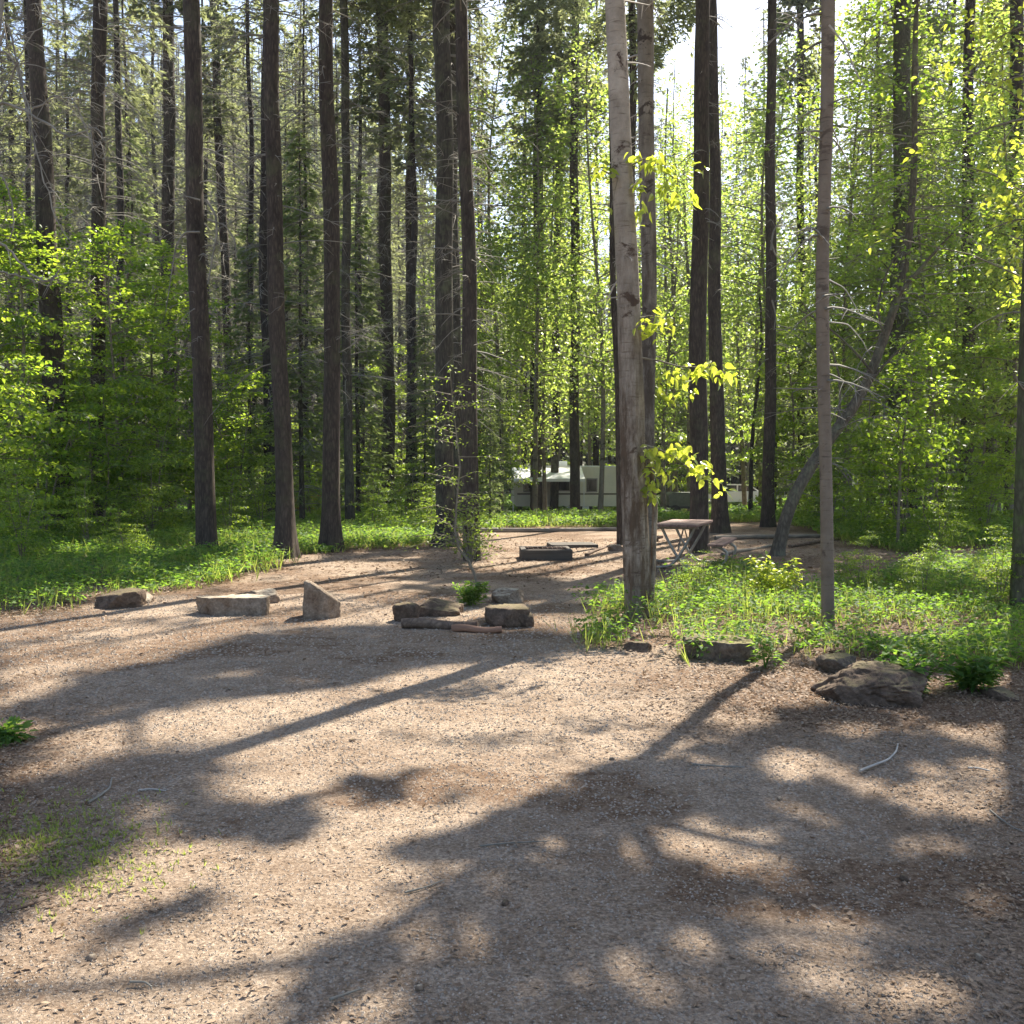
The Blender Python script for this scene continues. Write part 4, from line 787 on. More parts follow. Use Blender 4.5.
# pale curved dead branches on the peeling conifer, part of it
root, P, B = T['a']; g = Geo()
def arc2(pts_, w0, w1):
    q = np.array([at(u, v, B[1] - .3) for u, v in pts_]) - B; n = len(q); ti = np.linspace(0, n - 1, n * 4); Q = np.stack([np.interp(ti, range(n), q[:, k]) for k in range(3)], 1); Q[1:-1] = (Q[:-2] + Q[1:-1] * 2 + Q[2:]) / 4; g = Geo(); tube(g, Q, np.linspace(w0, w1, len(Q)) * .38 * B[1] / FPX, 5, 0, bark=.15); part('dead_branch', g.mesh('dead_branch', [M['twig' if B[1] > 15 else 'paletwig']]), root)
arc2([(206, 200), (216, 215), (217, 235), (213, 255), (208, 284)], 4, 2); arc2([(208, 220), (225, 225), (235, 240), (236, 258)], 2.5, 1.5); arc2([(200, 232), (185, 232), (176, 245), (172, 270), (166, 310)], 3, 1); arc2([(200, 200), (185, 196), (170, 200)], 2.5, 1)
root, P, B = T['k']; g = Geo(); arc2([(771, 250), (773, 232), (780, 220), (784, 212)], 3, 1); arc2([(771, 240), (775, 255), (786, 262)], 2.5, 1); arc2([(772, 300), (776, 315), (774, 330)], 2.5, 1.2)
# thin curved branches of the slender tree
B = tB; root = thin; g = Geo(); arc2([(829, 280), (845, 288), (862, 318)], 2, .8); arc2([(829, 322), (848, 324), (862, 340), (868, 352)], 2, .8); arc2([(829, 25), (845, 45), (857, 75), (864, 85)], 3, 1.2)

# ------------------------------------------------------------ leafy sprays of the big birch
def spray(name, pts_, leaves, seed, root, B, L=.11, extra=0, Y=None):
    r = np.random.default_rng(seed); Y = Y or B[1] - .15; g = Geo(); q = np.array([at(u, v, Y) for u, v in pts_]) - B; n = len(q); ti = np.linspace(0, n - 1, n * 4); Q = np.stack([np.interp(ti, range(n), q[:, k]) for k in range(3)], 1); Q[1:-1] = (Q[:-2] + Q[1:-1] * 2 + Q[2:]) / 4
    tube(g, Q, np.linspace(.012, .003, len(Q)), 5, 0, cap=False); lg = Geo(); C = []
    for (u, v, sx, sy, n) in leaves:
        c = at(u, v, Y) - B; i = np.argmin(np.linalg.norm(Q - c, axis=1)); tube(g, [Q[i], (Q[i] + c) / 2 + [0, 0, .02], c], [.005, .003, .002], 4, 0, cap=False)
        n = int(n * 1.5); C.append(c + r.normal(size=(n, 3)) * [sx * Y / FPX, .12, sy * Y / FPX])
    C = np.concatenate(C); n = len(C); D = rdir(n, -.75, .5, r); Nn = unit(r.normal(size=(n, 3)) * .6 + np.array([0, -.5, .75])); Ls = L * r.uniform(.7, 1.25, n); ovals(lg, C, D, Nn, Ls, Ls * .52, 0, .2)
    pa = part('leafy_branch', g.mesh('branch_wood', [M['aspenb']]), root, name); o = bpy.data.objects.new('leaves', lg.mesh('leaves', [M['birchleaf']], False)); COL.objects.link(o); o.parent = pa
spray('upper spray of yellow green leaves', [(632, 165), (645, 158), (660, 165), (675, 180), (690, 170)], [(640, 158, 5, 4, 9), (652, 160, 6, 4, 12), (666, 175, 6, 9, 14), (678, 195, 4, 6, 8), (690, 172, 6, 3, 6), (692, 195, 4, 4, 6), (640, 208, 3, 7, 7), (638, 182, 4, 5, 7), (662, 190, 4, 5, 6)], 1, birch, bB)
spray('small spray of yellow green leaves left of the trunk', [(618, 178), (606, 172), (598, 168)], [(600, 168, 5, 4, 8), (606, 175, 4, 4, 6), (609, 220, 2, 4, 2)], 2, birch, bB)
spray('short spray of bright leaves at mid height', [(640, 318), (650, 316), (662, 318)], [(645, 325, 5, 4, 8), (655, 326, 6, 5, 12), (668, 320, 6, 3, 7), (655, 312, 4, 2, 4)], 3, birch, bB)
spray('long horizontal spray of leaves', [(642, 358), (660, 361), (680, 367), (705, 367), (722, 372)], [(660, 385, 5, 4, 8), (672, 372, 5, 3, 8), (690, 374, 7, 5, 14), (704, 366, 7, 3, 10), (718, 374, 6, 4, 10), (732, 378, 4, 4, 5), (665, 398, 3, 4, 4), (685, 395, 4, 6, 6)], 4, birch, bB)
spray('lowest drooping spray of leaves beside the scarred trunk', [(644, 445), (662, 450), (680, 462), (700, 475), (722, 484)], [(648, 450, 4, 5, 10), (656, 460, 5, 9, 16), (668, 452, 6, 4, 12), (682, 450, 6, 5, 12), (692, 462, 4, 5, 8), (704, 470, 5, 7, 14), (723, 488, 3, 5, 6), (651, 486, 5, 4, 9), (672, 478, 4, 5, 7), (645, 470, 3, 5, 6), (650, 495, 2, 3, 4)], 5, birch, bB)
# gnarled side scar stem hugging the birch foot
g = Geo(); B = bB; q = np.array([at(u, v, B[1] + .02) for u, v in ((651, 600), (653, 570), (654, 540), (655, 510), (652, 480), (648, 455), (645, 440))]) - B; tube(g, q, [.035, .03, .028, .03, .026, .022, .012], 8, 0, bark=.15, seed=9); part('bark_ridge', g.mesh('bark_ridge', [M['birch']]), birch)
# near bright leaves hanging in at the upper right
spray_root = empty('leafy_bough', eB + np.array([.6, .3, 0]), 'bright yellow green leaves of a young tree hanging in at the upper right edge', 'tree'); EB = eB + np.array([.6, .3, 0]); g = Geo()
q = np.array([at(u, v, EB[1]) for u, v in ((1068, 612), (1070, 400), (1060, 200), (1045, 60), (1030, -60))]) - EB; tube(g, q, [.05, .045, .04, .03, .015], 8, 0); C = []
for (u, v, sx, sy, n) in ((1010, 200, 9, 20, 60), (1015, 60, 12, 30, 60), (990, 30, 14, 10, 26), (985, 15, 10, 6, 16), (950, 70, 12, 8, 18), (1000, 150, 10, 8, 18), (1015, 290, 8, 14, 30), (990, 95, 8, 8, 12), (925, 155, 14, 6, 10), (1018, 250, 8, 10, 20), (880, 235, 8, 4, 8)):
    c = at(u, v, EB[1]) - EB; s0 = at(1062, min(v + 60, 600), EB[1]) - EB; tube(g, [s0, (s0 + c) / 2 + [0, 0, .12], c], [.012, .008, .003], 4, 0, cap=False); n = int(n * 1.7); C.append(c + rng.normal(size=(n, 3)) * [sx * EB[1] / FPX, .25, sy * EB[1] / FPX])
part('stem', g.mesh('stem', [M['aspenb']]), spray_root); C = np.concatenate(C); n = len(C); g = Geo(); ovals(g, C, rdir(n, -.5, .5), leafN(n, .6), .085, .05); part('foliage', g.mesh('foliage', [M['birchleaf']], False), spray_root)

# ------------------------------------------------------------ boulders, stones, logs
def rock(name, label, cu, cv, wpx, hpx, dm, seed, matk, cuts=(), rz=0, group=None, sub=5, rough=.10, boxy=.6, sink=.62):
    r = np.random.default_rng(seed); B = gnd(cu, cv); w = wpx * B[1] / FPX; h = hpx * B[1] / FPX
    bm = bmesh.new(); bmesh.ops.create_icosphere(bm, subdivisions=sub, radius=1.); V = np.array([v.co[:] for v in bm.verts]); F = np.array([[v.index for v in f.verts] for f in bm.faces]); bm.free()
    p = 2 + boxy * 5; V = V / (np.abs(V) ** p).sum(1, keepdims=True) ** (1 / p)
    for k in range(9):
        nrm = unit(r.normal(size=3)); d = r.uniform(.72, .98); s_ = V @ nrm; V = V - np.maximum(s_ - d, 0)[:, None] * nrm
    for nx, ny, nz, d in cuts:
        nrm = unit([nx, ny, nz]); s_ = V @ nrm; V = V - np.maximum(s_ - d, 0)[:, None] * nrm
    q = seed * 3.7; nz_ = (fbm(V[:, 0] * 1.6 + q, V[:, 1] * 1.6 + V[:, 2] * 1.3, seed, 5) - .5) + .35 * (fbm(V[:, 0] * 7 + V[:, 2] * 5 + q, V[:, 1] * 7 - V[:, 2] * 4, seed + 5, 4) - .5)
    nz_ = nz_ - .22 * np.clip(1 - np.abs(fbm(V[:, 0] * 2.3 + q, V[:, 1] * 2.3 + V[:, 2] * 2.9, seed + 9, 3) - .5) * 16, 0, 1) + .3 * (vnoise(V[:, 0] * 16 + q, V[:, 1] * 16 + V[:, 2] * 13, seed) - .5) * .5
    V = V * (1 + rough * 2.4 * nz_[:, None]); V = V * [w / 2, dm / 2, h * (1 + sink) / 2]; V[:, 2] += h * (1 - sink) / 2
    g = Geo(); g.add(V, F); o = single(name, g.mesh(name, [M[matk]]), B + [0, dm / 2 * .6, 0], label, 'rock', group, rz); return o
GR = 'boulders lining the edge of the clearing'
rock('boulder', 'low flat-topped pale brown boulder, the longer of the two pale ones on the sunlit dirt', 229, 615, 74, 27, .55, 1, 'rock_pale', cuts=((0, 0, 1, .55), (0, -1, .1, .7)), rz=.12, group=GR, rough=.08)
rock('boulder', 'small pale brown stone tapering off the right end of the long flat boulder', 262, 603, 34, 13, .35, 2, 'rock_pale', rz=-.1, group=GR)
rock('boulder', 'wedge shaped pale boulder with a bright sloping top on the sunlit dirt', 319, 618, 40, 38, .48, 3, 'rock_pale', cuts=((.42, .05, .9, .62), (0, -1, 0, .8), (-1, 0, .05, .85)), rz=.12, group=GR, rough=.06, boxy=1.4)
rock('boulder', 'brown rounded boulder half buried at the lower edge of the left green plants', 113, 608, 50, 17, .5, 4, 'rock_dark', rz=.1, group=GR)
rock('boulder', 'small stone beside the half buried boulder at the left green edge', 142, 603, 20, 9, .25, 14, 'rock_pale', group=GR)
rock('boulder', 'small dark stone at the left end of the dark stone ring', 404, 621, 26, 17, .3, 5, 'rock_dark', rz=.4)
rock('boulder', 'long low dark stone left of the green tuft under the bent sapling', 436, 616, 52, 17, .4, 6, 'rock_dark', rz=-.05)
rock('boulder', 'dark squarish boulder right of the green tuft under the bent sapling', 507, 627, 44, 27, .45, 7, 'rock_dark', cuts=((0, 0, 1, .6),), rz=.15)
rock('boulder', 'small dark stone against the right end of the squarish dark boulder', 526, 627, 17, 13, .25, 8, 'rock_dark')
rock('boulder', 'grey lichened stone behind the squarish dark boulder', 508, 603, 32, 14, .3, 9, 'rock_pale')
rock('boulder', 'long mossy boulder at the front edge of the green patch below the slender tree', 722, 661, 70, 27, .5, 10, 'rock_moss', cuts=((0, 0, 1, .65),), rz=-.05, group=GR)
rock('boulder', 'large dark flat-topped boulder in shade at the right edge of the clearing', 886, 704, 108, 43, .8, 11, 'rock_dark', cuts=((.05, -.1, 1, .72), (-.2, -.9, .1, .8)), rz=-.1, group=GR, rough=.12, boxy=1.2, sub=6)
rock('boulder', 'yellow mossy lump on the left end of the large dark boulder', 842, 672, 36, 15, .4, 12, 'rock_moss', group=GR)
rock('boulder', 'low stone just left of the long mossy boulder in the green patch', 640, 652, 28, 9, .3, 15, 'rock_dark', group=GR)
rock('boulder', 'low dark stone half hidden at the right edge beyond the leafy plants', 1004, 699, 30, 9, .3, 16, 'rock_dark', group=GR)
rock('boulder', 'small pale stones lump between the birch and the far firepit', 617, 551, 18, 6, .2, 17, 'rock_pale')
rock('boulder', 'large pale grey boulder glinting in the shade behind the peeling conifer', 183, 513, 24, 32, 1.0, 18, 'rock_pale', rough=.16)
M['logbark'] = mat_bark('log_bark', (.09, .06, .045), (.26, .19, .14), zs=1, scale=7); M['logred'] = mat_plain('peeled_log', (.30, .16, .10), .8, var=.5, scale=5, bump=.4, stretch=(.3, 2, 2)); M['timber'] = mat_plain('weathered_timber', (.26, .22, .18), .85, var=.55, scale=4, bump=.5, stretch=(.2, 3, 3))
def log(name, label, a, b_, wpx, matk, seed=0, cat='log'):
    A = gnd(*a); Bq = gnd(*b_); n = 14; t = np.linspace(0, 1, n)[:, None]; P = (Bq - A) * t; rr = wpx / 2 * A[1] / FPX; P = P + np.stack([0 * t[:, 0], .012 * np.sin(t[:, 0] * 4 + seed), rr * .8 + .01 * np.sin(t[:, 0] * 7)], 1)
    g = Geo(); tube(g, P, np.linspace(1, .8, n) * rr, 14, 0, bark=.10, seed=seed); return single(name, g.mesh(name, [M[matk]]), A, label, cat)
log('fallen_log', 'grey brown log piece lying in front of the long low dark stone', (402, 628), (478, 630), 11, 'logbark', 1)
log('fallen_log', 'reddish peeled log lying in front of the squarish dark boulder', (452, 632), (502, 633), 8, 'logred', 2)
log('edging_log', 'long pale edging log across the far side of the clearing before the caravan', (438, 533), (623, 531), 5, 'timber', 3)
log('edging_log', 'long edging log at the far right of the clearing behind the leaning tree', (715, 540), (850, 537), 5, 'timber', 4)
log('fallen_log', 'thin slanting log running from the picnic table towards the leaning tree', (722, 556), (772, 547), 4, 'timber', 5)
log('fallen_log', 'thin dark pole lying in the dirt left of the birch, slanting to the right', (586, 556), (618, 543), 3, 'logbark', 6)
log('fallen_log', 'fallen pole on the dirt right of the leaning tree', (790, 548), (850, 538), 4, 'logbark', 7)

for k, (u, v, w_, lab) in enumerate(((352, 742, 9, 'small stone on sunlit dirt between the bent twig and the dark stones'), (230, 690, 7, 'tiny stone on the shaded band below the long flat boulder'), (612, 760, 8, 'small stone near the shadow of the slender tree'), (668, 700, 7, 'tiny stone on the sunlit dirt below the long mossy boulder'),
        (505, 905, 12, 'stone lying in the shade in the middle of the foreground'), (150, 880, 9, 'small stone just below the thin grass at the lower left'), (90, 960, 14, 'dark stone alone on the pale gravel at the bottom left'), (780, 800, 9, 'small stone left of the pale curved twig in the shade'),
        (905, 880, 12, 'stone in the dappled shade at the lower right'), (560, 700, 6, 'tiny stone on the sunlit dirt below the squarish dark boulder'), (420, 990, 13, 'stone at the bottom edge left of the middle'), (980, 960, 14, 'stone in the bottom right corner'))):
    rock('stone', lab, u, v, w_ * .8, w_ * .35, w_ * .6 * CAMZ / (v - 472), 200 + k, 'rock_pale' if k % 4 else 'rock_dark', rz=k, group='loose stones on the bare ground', sub=3, boxy=.2)
# ------------------------------------------------------------ low timber box (fire pit surround) in the clearing
B = gnd(547, 561); root = empty('firepit_box', B, 'low rectangular dark timber box on the dirt between the bent sapling and the birch', 'fire pit', rz=.03); w = .93 * .5; hh = .2; dep = 1.0
M['darktimber'] = mat_plain('dark_timber', (.10, .085, .07), .9, var=.5, scale=5, bump=.5, stretch=(.25, 2, 2))
for (x0, x1, y0, y1, nm) in ((-w, w, 0, .1, 'front_board'), (-w, w, dep - .1, dep, 'back_board'), (-w, -w + .1, .102, dep - .102, 'side_board'), (w - .1, w, .102, dep - .102, 'side_board')):
    g = Geo(); boxg(g, x0, x1, y0, y1, -.02, hh); bevel(part(nm, g.mesh(nm, [M['darktimber']], False), root), .012)
g = Geo(); boxg(g, -w + .102, w - .102, .102, dep - .102, -.02, .09); part('ash_bed', g.mesh('ash_bed', [mat_plain('ash', (.16, .15, .14), .95, var=.5, scale=12, bump=.5)], False), root)
g = Geo()
for k in range(9): x = -w + .14 + k * .088; tube(g, [(x, .11, hh + .012), (x, dep - .3, hh + .012)], .006, 6)
for y in (.14, .5, dep - .32): tube(g, [(-w + .1, y, hh + .001), (w - .1, y, hh + .001)], .007, 6)
part('grate', g.mesh('grate', [mat_plain('rusty_iron', (.10, .06, .045), .7, .6, var=.5)]), root)
# low dark planks standing in for the darker patch behind it
B = gnd(575, 548); g = Geo(); 
for k in range(5): boxg(g, -.5, .5, k * .16, k * .16 + .15, 0, .07)
bevel(single('dark_planks', g.mesh('dark_planks', [M['darktimber']], False), B, 'low dark planks over the darker patch just behind the timber box left of the birch', 'step', None, .1), .01)

# ------------------------------------------------------------ picnic table
def picnic():
    a = np.array([.33, .945]); A0 = np.array([2.27, 16.15]); ang = math.atan2(a[1], a[0]) - math.pi / 2
    p = np.array([a[1], -a[0]]); c = A0 + p * .36 + a * .9; B = (c[0], c[1], float(ter(*c)))
    root = empty('picnic_table', B, 'brown plank picnic table on bent grey tube legs beside the birch', 'picnic table', rz=ang)
    wood = mat_plain('red_brown_plank', (.27, .16, .125), .75, var=.45, scale=5, bump=.4, stretch=(3, .25, 3)); metal = mat_plain('galvanised_tube', (.34, .32, .28), .45, .55, var=.25, scale=8)
    Lh = .92
    def planks(nm, x0, x1, n, z0, z1):
        g = Geo(); w = (x1 - x0) / n
        for k in range(n): boxg(g, x0 + k * w + .004, x0 + (k + 1) * w - .004, -Lh, Lh, z0, z1)
        bevel(part(nm, g.mesh(nm, [wood], False), root), .006)
    planks('tabletop', -.36, .36, 5, .715, .755); planks('bench', .52, .78, 2, .415, .455); planks('bench', -.78, -.52, 2, .415, .455)
    for y in (-.58, .58):
        g = Geo()
        def bent(pts):
            q = np.array([(x, y + dy, z) for x, z, dy in pts], float); n = len(q); ti = np.linspace(0, n - 1, n * 6); Q = np.stack([np.interp(ti, range(n), q[:, k]) for k in range(3)], 1)
            for _ in range(4): Q[1:-1] = (Q[:-2] + Q[1:-1] * 2 + Q[2:]) / 4
            tube(g, Q, .024, 10)
        for s_ in (1, -1):
            # one tube: from under the table top down, along the ground and curling up to the bench
            bent([(-.28 * s_, .70, .03 * s_), (-.16 * s_, .45, .03 * s_), (0.0 * s_, .18, .03 * s_), (.12 * s_, .055, .03 * s_), (.35 * s_, .03, .03 * s_), (.60 * s_, .035, .03 * s_), (.76 * s_, .14, .03 * s_), (.80 * s_, .30, .03 * s_), (.66 * s_, .39, .03 * s_), (.54 * s_, .39, .03 * s_)])
        bent([(-.33, .69, 0), (0, .69, 0), (.33, .69, 0)]); bent([(-.5, .385, 0), (-.2, .36, 0), (.2, .36, 0), (.5, .385, 0)]) if False else None
        part('tube_leg', g.mesh('tube_leg', [metal]), root)
    g = Geo()
    tube(g, [(0, -.58, .30), (0, 0, .68)], .013, 8); tube(g, [(0, .58, .30), (0, 0, .68)], .013, 8); part('brace', g.mesh('brace', [metal]), root)
picnic()

# ------------------------------------------------------------ caravan
def caravan():
    D = 48.; z0 = float(ter(3, D)); xl, xr = (511 - CX) / FPX * D, (646 - CX) / FPX * D; B = np.array([(xl + xr) / 2, D, z0]); L = xr - xl
    root = empty('caravan', B, 'cream and white caravan with an extended white awning behind the trees', 'caravan')
    skin = mat_plain('cream_aluminium', (.80, .78, .68), .4, .0, var=.10, scale=2); white = mat_plain('white_roof', (.80, .82, .84), .35, .0, var=.06); dark = mat_plain('dark_glass', (.02, .022, .025), .08, 0, .8); trim = mat_plain('brown_stripe', (.10, .075, .055), .5); rub = mat_plain('rubber', (.03, .03, .03), .85)
    h = L / 2; zt = 2.32; zb = .42
    prof = [(-h + .25, zb), (h - .45, zb), (h - .05, zb + .45), (h, zb + .9), (h - .15, 1.75), (h - .55, zt - .1), (h - .95, zt), (-h + .45, zt), (-h + .1, zt - .18), (-h, 1.9), (-h, zb + .25)]
    g = Geo(); prism(g, prof, 'y', 0, 2.3); bevel(part('body', g.mesh('body', [skin], False), root), .05, 3)
    g = Geo(); boxg(g, -h + .3, h - .9, .12, 2.15, zt + .002, zt + .05); boxg(g, -1.2, -.5, .8, 1.5, zt + .05, zt + .28); part('roof', g.mesh('roof', [white], False), root)
    # ribbed corner panel toward the front
    g = Geo()
    for k in range(9): boxg(g, 1.05 + k * .13, 1.11 + k * .13, -.022, -.002, 1.05, 2.2)
    part('ribbed_panel', g.mesh('ribbed_panel', [skin], False), root)
    for (a, b_, c, d) in ((.42, .86, 1.15, 1.72), (-2.6, -2.0, 1.15, 1.7), (1.95, 2.7, 1.15, 1.75), (-.95, -.45, 1.2, 1.7)):
        g = Geo(); boxg(g, a - .05, b_ + .05, -.03, -.003, c - .05, d + .05); w = part('window', g.mesh('window', [mat_plain('window_frame', (.30, .28, .25), .5)], False), root); g = Geo(); boxg(g, a, b_, -.036, -.031, c, d); part('pane', g.mesh('pane', [dark], False), w)
    g = Geo(); boxg(g, -1.75, -1.08, -.035, -.004, .5, 2.05); d_ = part('door', g.mesh('door', [mat_plain('cream_door', (.45, .42, .36), .5)], False), root); g = Geo(); boxg(g, -1.2, -1.14, -.07, -.036, 1.2, 1.26); part('handle', g.mesh('handle', [dark], False), d_)
    g = Geo(); boxg(g, -h + .3, -1.8, -.012, -.002, .98, 1.05); boxg(g, -1.05, h - .3, -.012, -.002, .98, 1.05); part('side_stripe', g.mesh('side_stripe', [trim], False), root)
    for x in (-.4, .4 - 1.0 + .95):
        g = Geo(); t = np.linspace(0, 2 * math.pi, 25)[:, None]; pr = [(.33 * math.cos(q), .33 * math.sin(q) + .34) for q in np.linspace(0, 2 * math.pi, 24, endpoint=False)]
        prism(g, [(x + a, b_) for a, b_ in pr], 'y', .05, .27); bevel(part('wheel', g.mesh('wheel', [rub], False), root), .03)
        g = Geo(); prism(g, [(x + a * .5, .34 + (b_ - .34) * .5) for a, b_ in pr], 'y', .03, .06); part('rim', g.mesh('rim', [white], False), root.children[-1])
    g = Geo(); tube(g, [(h - .2, 1.15, .5), (h + 1.1, 1.15, .46)], .05, 8); tube(g, [(h + .9, 1.15, 0), (h + .9, 1.15, .5)], .03, 8); part('tow_bar', g.mesh('tow_bar', [rub]), root)
    # awning: sloping sheet with valance and two poles
    g = Geo(); x0, x1 = -h + .05, .15; V = []
    n = 12
    for i in range(n + 1):
        for j in range(7):
            t = j / 6; x = x0 + (x1 - x0) * i / n; V.append((x, -.02 - 2.3 * t, 2.28 - .52 * t - .05 * math.sin(math.pi * t)))
    V = np.array(V); F = [(i * 7 + j, (i + 1) * 7 + j, (i + 1) * 7 + j + 1, i * 7 + j + 1) for i in range(n) for j in range(6)]; g.add(V, F); g.add(V - [0, 0, .012], [f[::-1] for f in F])
    boxg(g, x0, x1, -2.345, -2.325, 1.63, 1.765)
    aw = part('awning', g.mesh('awning', [white], False), root)
    for x in (x0 + .05, x1 - .05):
        g = Geo(); tube(g, [(x, -2.3, 0.0), (x, -2.3, 1.74)], .02, 8); q = bpy.data.objects.new('pole', g.mesh('pole', [white])); COL.objects.link(q); q.parent = aw
caravan()
# covered load beside it
B = np.array([(686 - CX) / FPX * 46, 46., float(ter(8, 46))]); tarp = mat_plain('grey_green_tarp', (.13, .15, .11), .6, var=.3, scale=5, bump=.5)
root = empty('cargo_trailer', B, 'low grey green covered trailer behind the picnic table', 'trailer'); g = Geo(); prism(g, [(-.75, .45), (.75, .45), (.78, .95), (.6, 1.08), (-.6, 1.08), (-.78, .95)], 'y', 0, 1.4); bevel(part('cover', g.mesh('cover', [tarp], False), root), .06, 3)
g = Geo(); boxg(g, -.8, .8, 0, 1.4, .34, .445); part('chassis', g.mesh('chassis', [mat_plain('dark_steel', (.06, .06, .06), .5, .5)], False), root)
for x in (-.5, .5):
    g = Geo(); prism(g, [(x + .25 * math.cos(q), .25 + .25 * math.sin(q)) for q in np.linspace(0, 2 * math.pi, 20, endpoint=False)], 'y', -.12, .0); part('wheel', g.mesh('wheel', [mat_plain('tyre', (.03, .03, .03), .85)], False), root)

# ------------------------------------------------------------ parked white car
def car():
    D = 61.; x = (742 - CX) / FPX * D; B = np.array([x, D, float(ter(x, D))]); root = empty('parked_car', B, 'white car parked beyond the camp road behind the thick conifers', 'car', rz=R(8))
    paint = mat_plain('white_paint', (.78, .78, .76), .25, 0, .6); glass = mat_plain('car_glass', (.03, .035, .04), .05, 0, .8); rub = mat_plain('car_tyre', (.03, .03, .03), .85)
    low = [(-2.2, .35), (2.2, .35), (2.25, .6), (2.15, .82), (1.25, .95), (-2.1, .98), (-2.25, .8)]
    cabin = [(1.25, .95), (.55, 1.42), (-1.75, 1.45), (-2.1, .98)]
    g = Geo(); prism(g, low, 'y', 0, 1.75); bevel(part('body', g.mesh('body', [paint], False), root), .06, 3)
    g = Geo(); prism(g, [(a, b_ - .01) for a, b_ in cabin], 'y', .12, 1.63); bevel(part('cabin', g.mesh('cabin', [paint], False), root), .06, 3)
    for poly in ([(1.02, 1.0), (.52, 1.34), (-.2, 1.36), (-.2, 1.0)], [(-.3, 1.0), (-.3, 1.36), (-1.1, 1.37), (-1.1, 1.0)], [(-1.2, 1.0), (-1.2, 1.37), (-1.68, 1.37), (-1.9, 1.0)]):
        g = Geo(); prism(g, poly, 'y', .112, .122); part('window', g.mesh('window', [glass], False), root)
    for a in (-1.35, 1.35):
        for yy in (-.02, 1.57):
            pr = [(a + .33 * math.cos(q), .33 + .33 * math.sin(q)) for q in np.linspace(0, 2 * math.pi, 24, endpoint=False)]; g = Geo(); prism(g, pr, 'y', yy, yy + .2); w = bevel(part('wheel', g.mesh('wheel', [rub], False), root), .03)
            g = Geo(); prism(g, [(a + (u - a) * .55, .33 + (v - .33) * .55) for u, v in pr], 'y', yy - .01 if yy < 1 else yy + .19, yy + .01 if yy < 1 else yy + .21); part('rim', g.mesh('rim', [paint], False), w)
    for yy in (.1, 1.35): g = Geo(); boxg(g, 2.19, 2.26, yy, yy + .3, .62, .78); part('headlight', g.mesh('headlight', [glass], False), root)
car()
# two camp chairs far back
def chair(px, y, rz, lab, c):
    x = (px - CX) / FPX * y; root = empty('camp_chair', (x, y, float(ter(x, y))), lab, 'chair', None, rz); fab = mat_plain('chair_fabric', c, .8, var=.2); st = mat_plain('chair_steel', (.2, .2, .2), .4, .8)
    g = Geo(); g.add([(-.26, -.22, .45), (.26, -.22, .45), (.24, .22, .38), (-.24, .22, .38), (-.26, -.22, .43), (.26, -.22, .43), (.24, .22, .36), (-.24, .22, .36)], [(0, 1, 2, 3), (7, 6, 5, 4), (0, 4, 5, 1), (1, 5, 6, 2), (2, 6, 7, 3), (3, 7, 4, 0)]); part('seat', g.mesh('seat', [fab], False), root)
    g = Geo(); g.add([(-.24, .22, .40), (.24, .22, .40), (.27, .36, .95), (-.27, .36, .95), (-.24, .24, .40), (.24, .24, .40), (.27, .38, .95), (-.27, .38, .95)], [(0, 1, 2, 3), (7, 6, 5, 4), (0, 4, 5, 1), (1, 5, 6, 2), (2, 6, 7, 3), (3, 7, 4, 0)]); part('backrest', g.mesh('backrest', [fab], False), root)
    for a, b_ in (((-.3, -.28, 0), (.26, .24, .42)), ((.3, -.28, 0), (-.26, .24, .42)), ((-.3, .28, 0), (-.28, .38, .97)), ((.3, .28, 0), (.28, .38, .97)), ((-.3, .3, 0), (-.29, -.25, .62)), ((.3, .3, 0), (.29, -.25, .62))): g = Geo(); tube(g, [a, b_], .011, 6); part('leg', g.mesh('leg', [st]), root)
chair(299, 41, .3, 'small red camp chair, left of the two seen beyond the bright green plants', (.42, .07, .06)); chair(311, 43, -.4, 'small orange camp chair, right of the two seen beyond the bright green plants', (.55, .16, .07))
# ------------------------------------------------------------ haze
g = Geo(); boxg(g, -560, 560, -40, 930, -2.2, 118)
hm = bpy.data.materials.new('haze'); hm.use_nodes = True; hn = hm.node_tree.nodes; hn.remove(hn['Principled BSDF']); pv = hn.new('ShaderNodeVolumePrincipled')
pv.inputs['Color'].default_value = (.86, .92, 1., 1); pv.inputs['Density'].default_value = .0003; pv.inputs['Anisotropy'].default_value = .3
hm.node_tree.links.new(pv.outputs[0], hn['Material Output'].inputs['Volume'])
ho = bpy.data.objects.new('haze', g.mesh('haze', [hm], False)); COL.objects.link(ho); ho['kind'] = 'stuff'; ho['label'] = 'thin sunlit haze between the trees'; ho['category'] = 'haze'

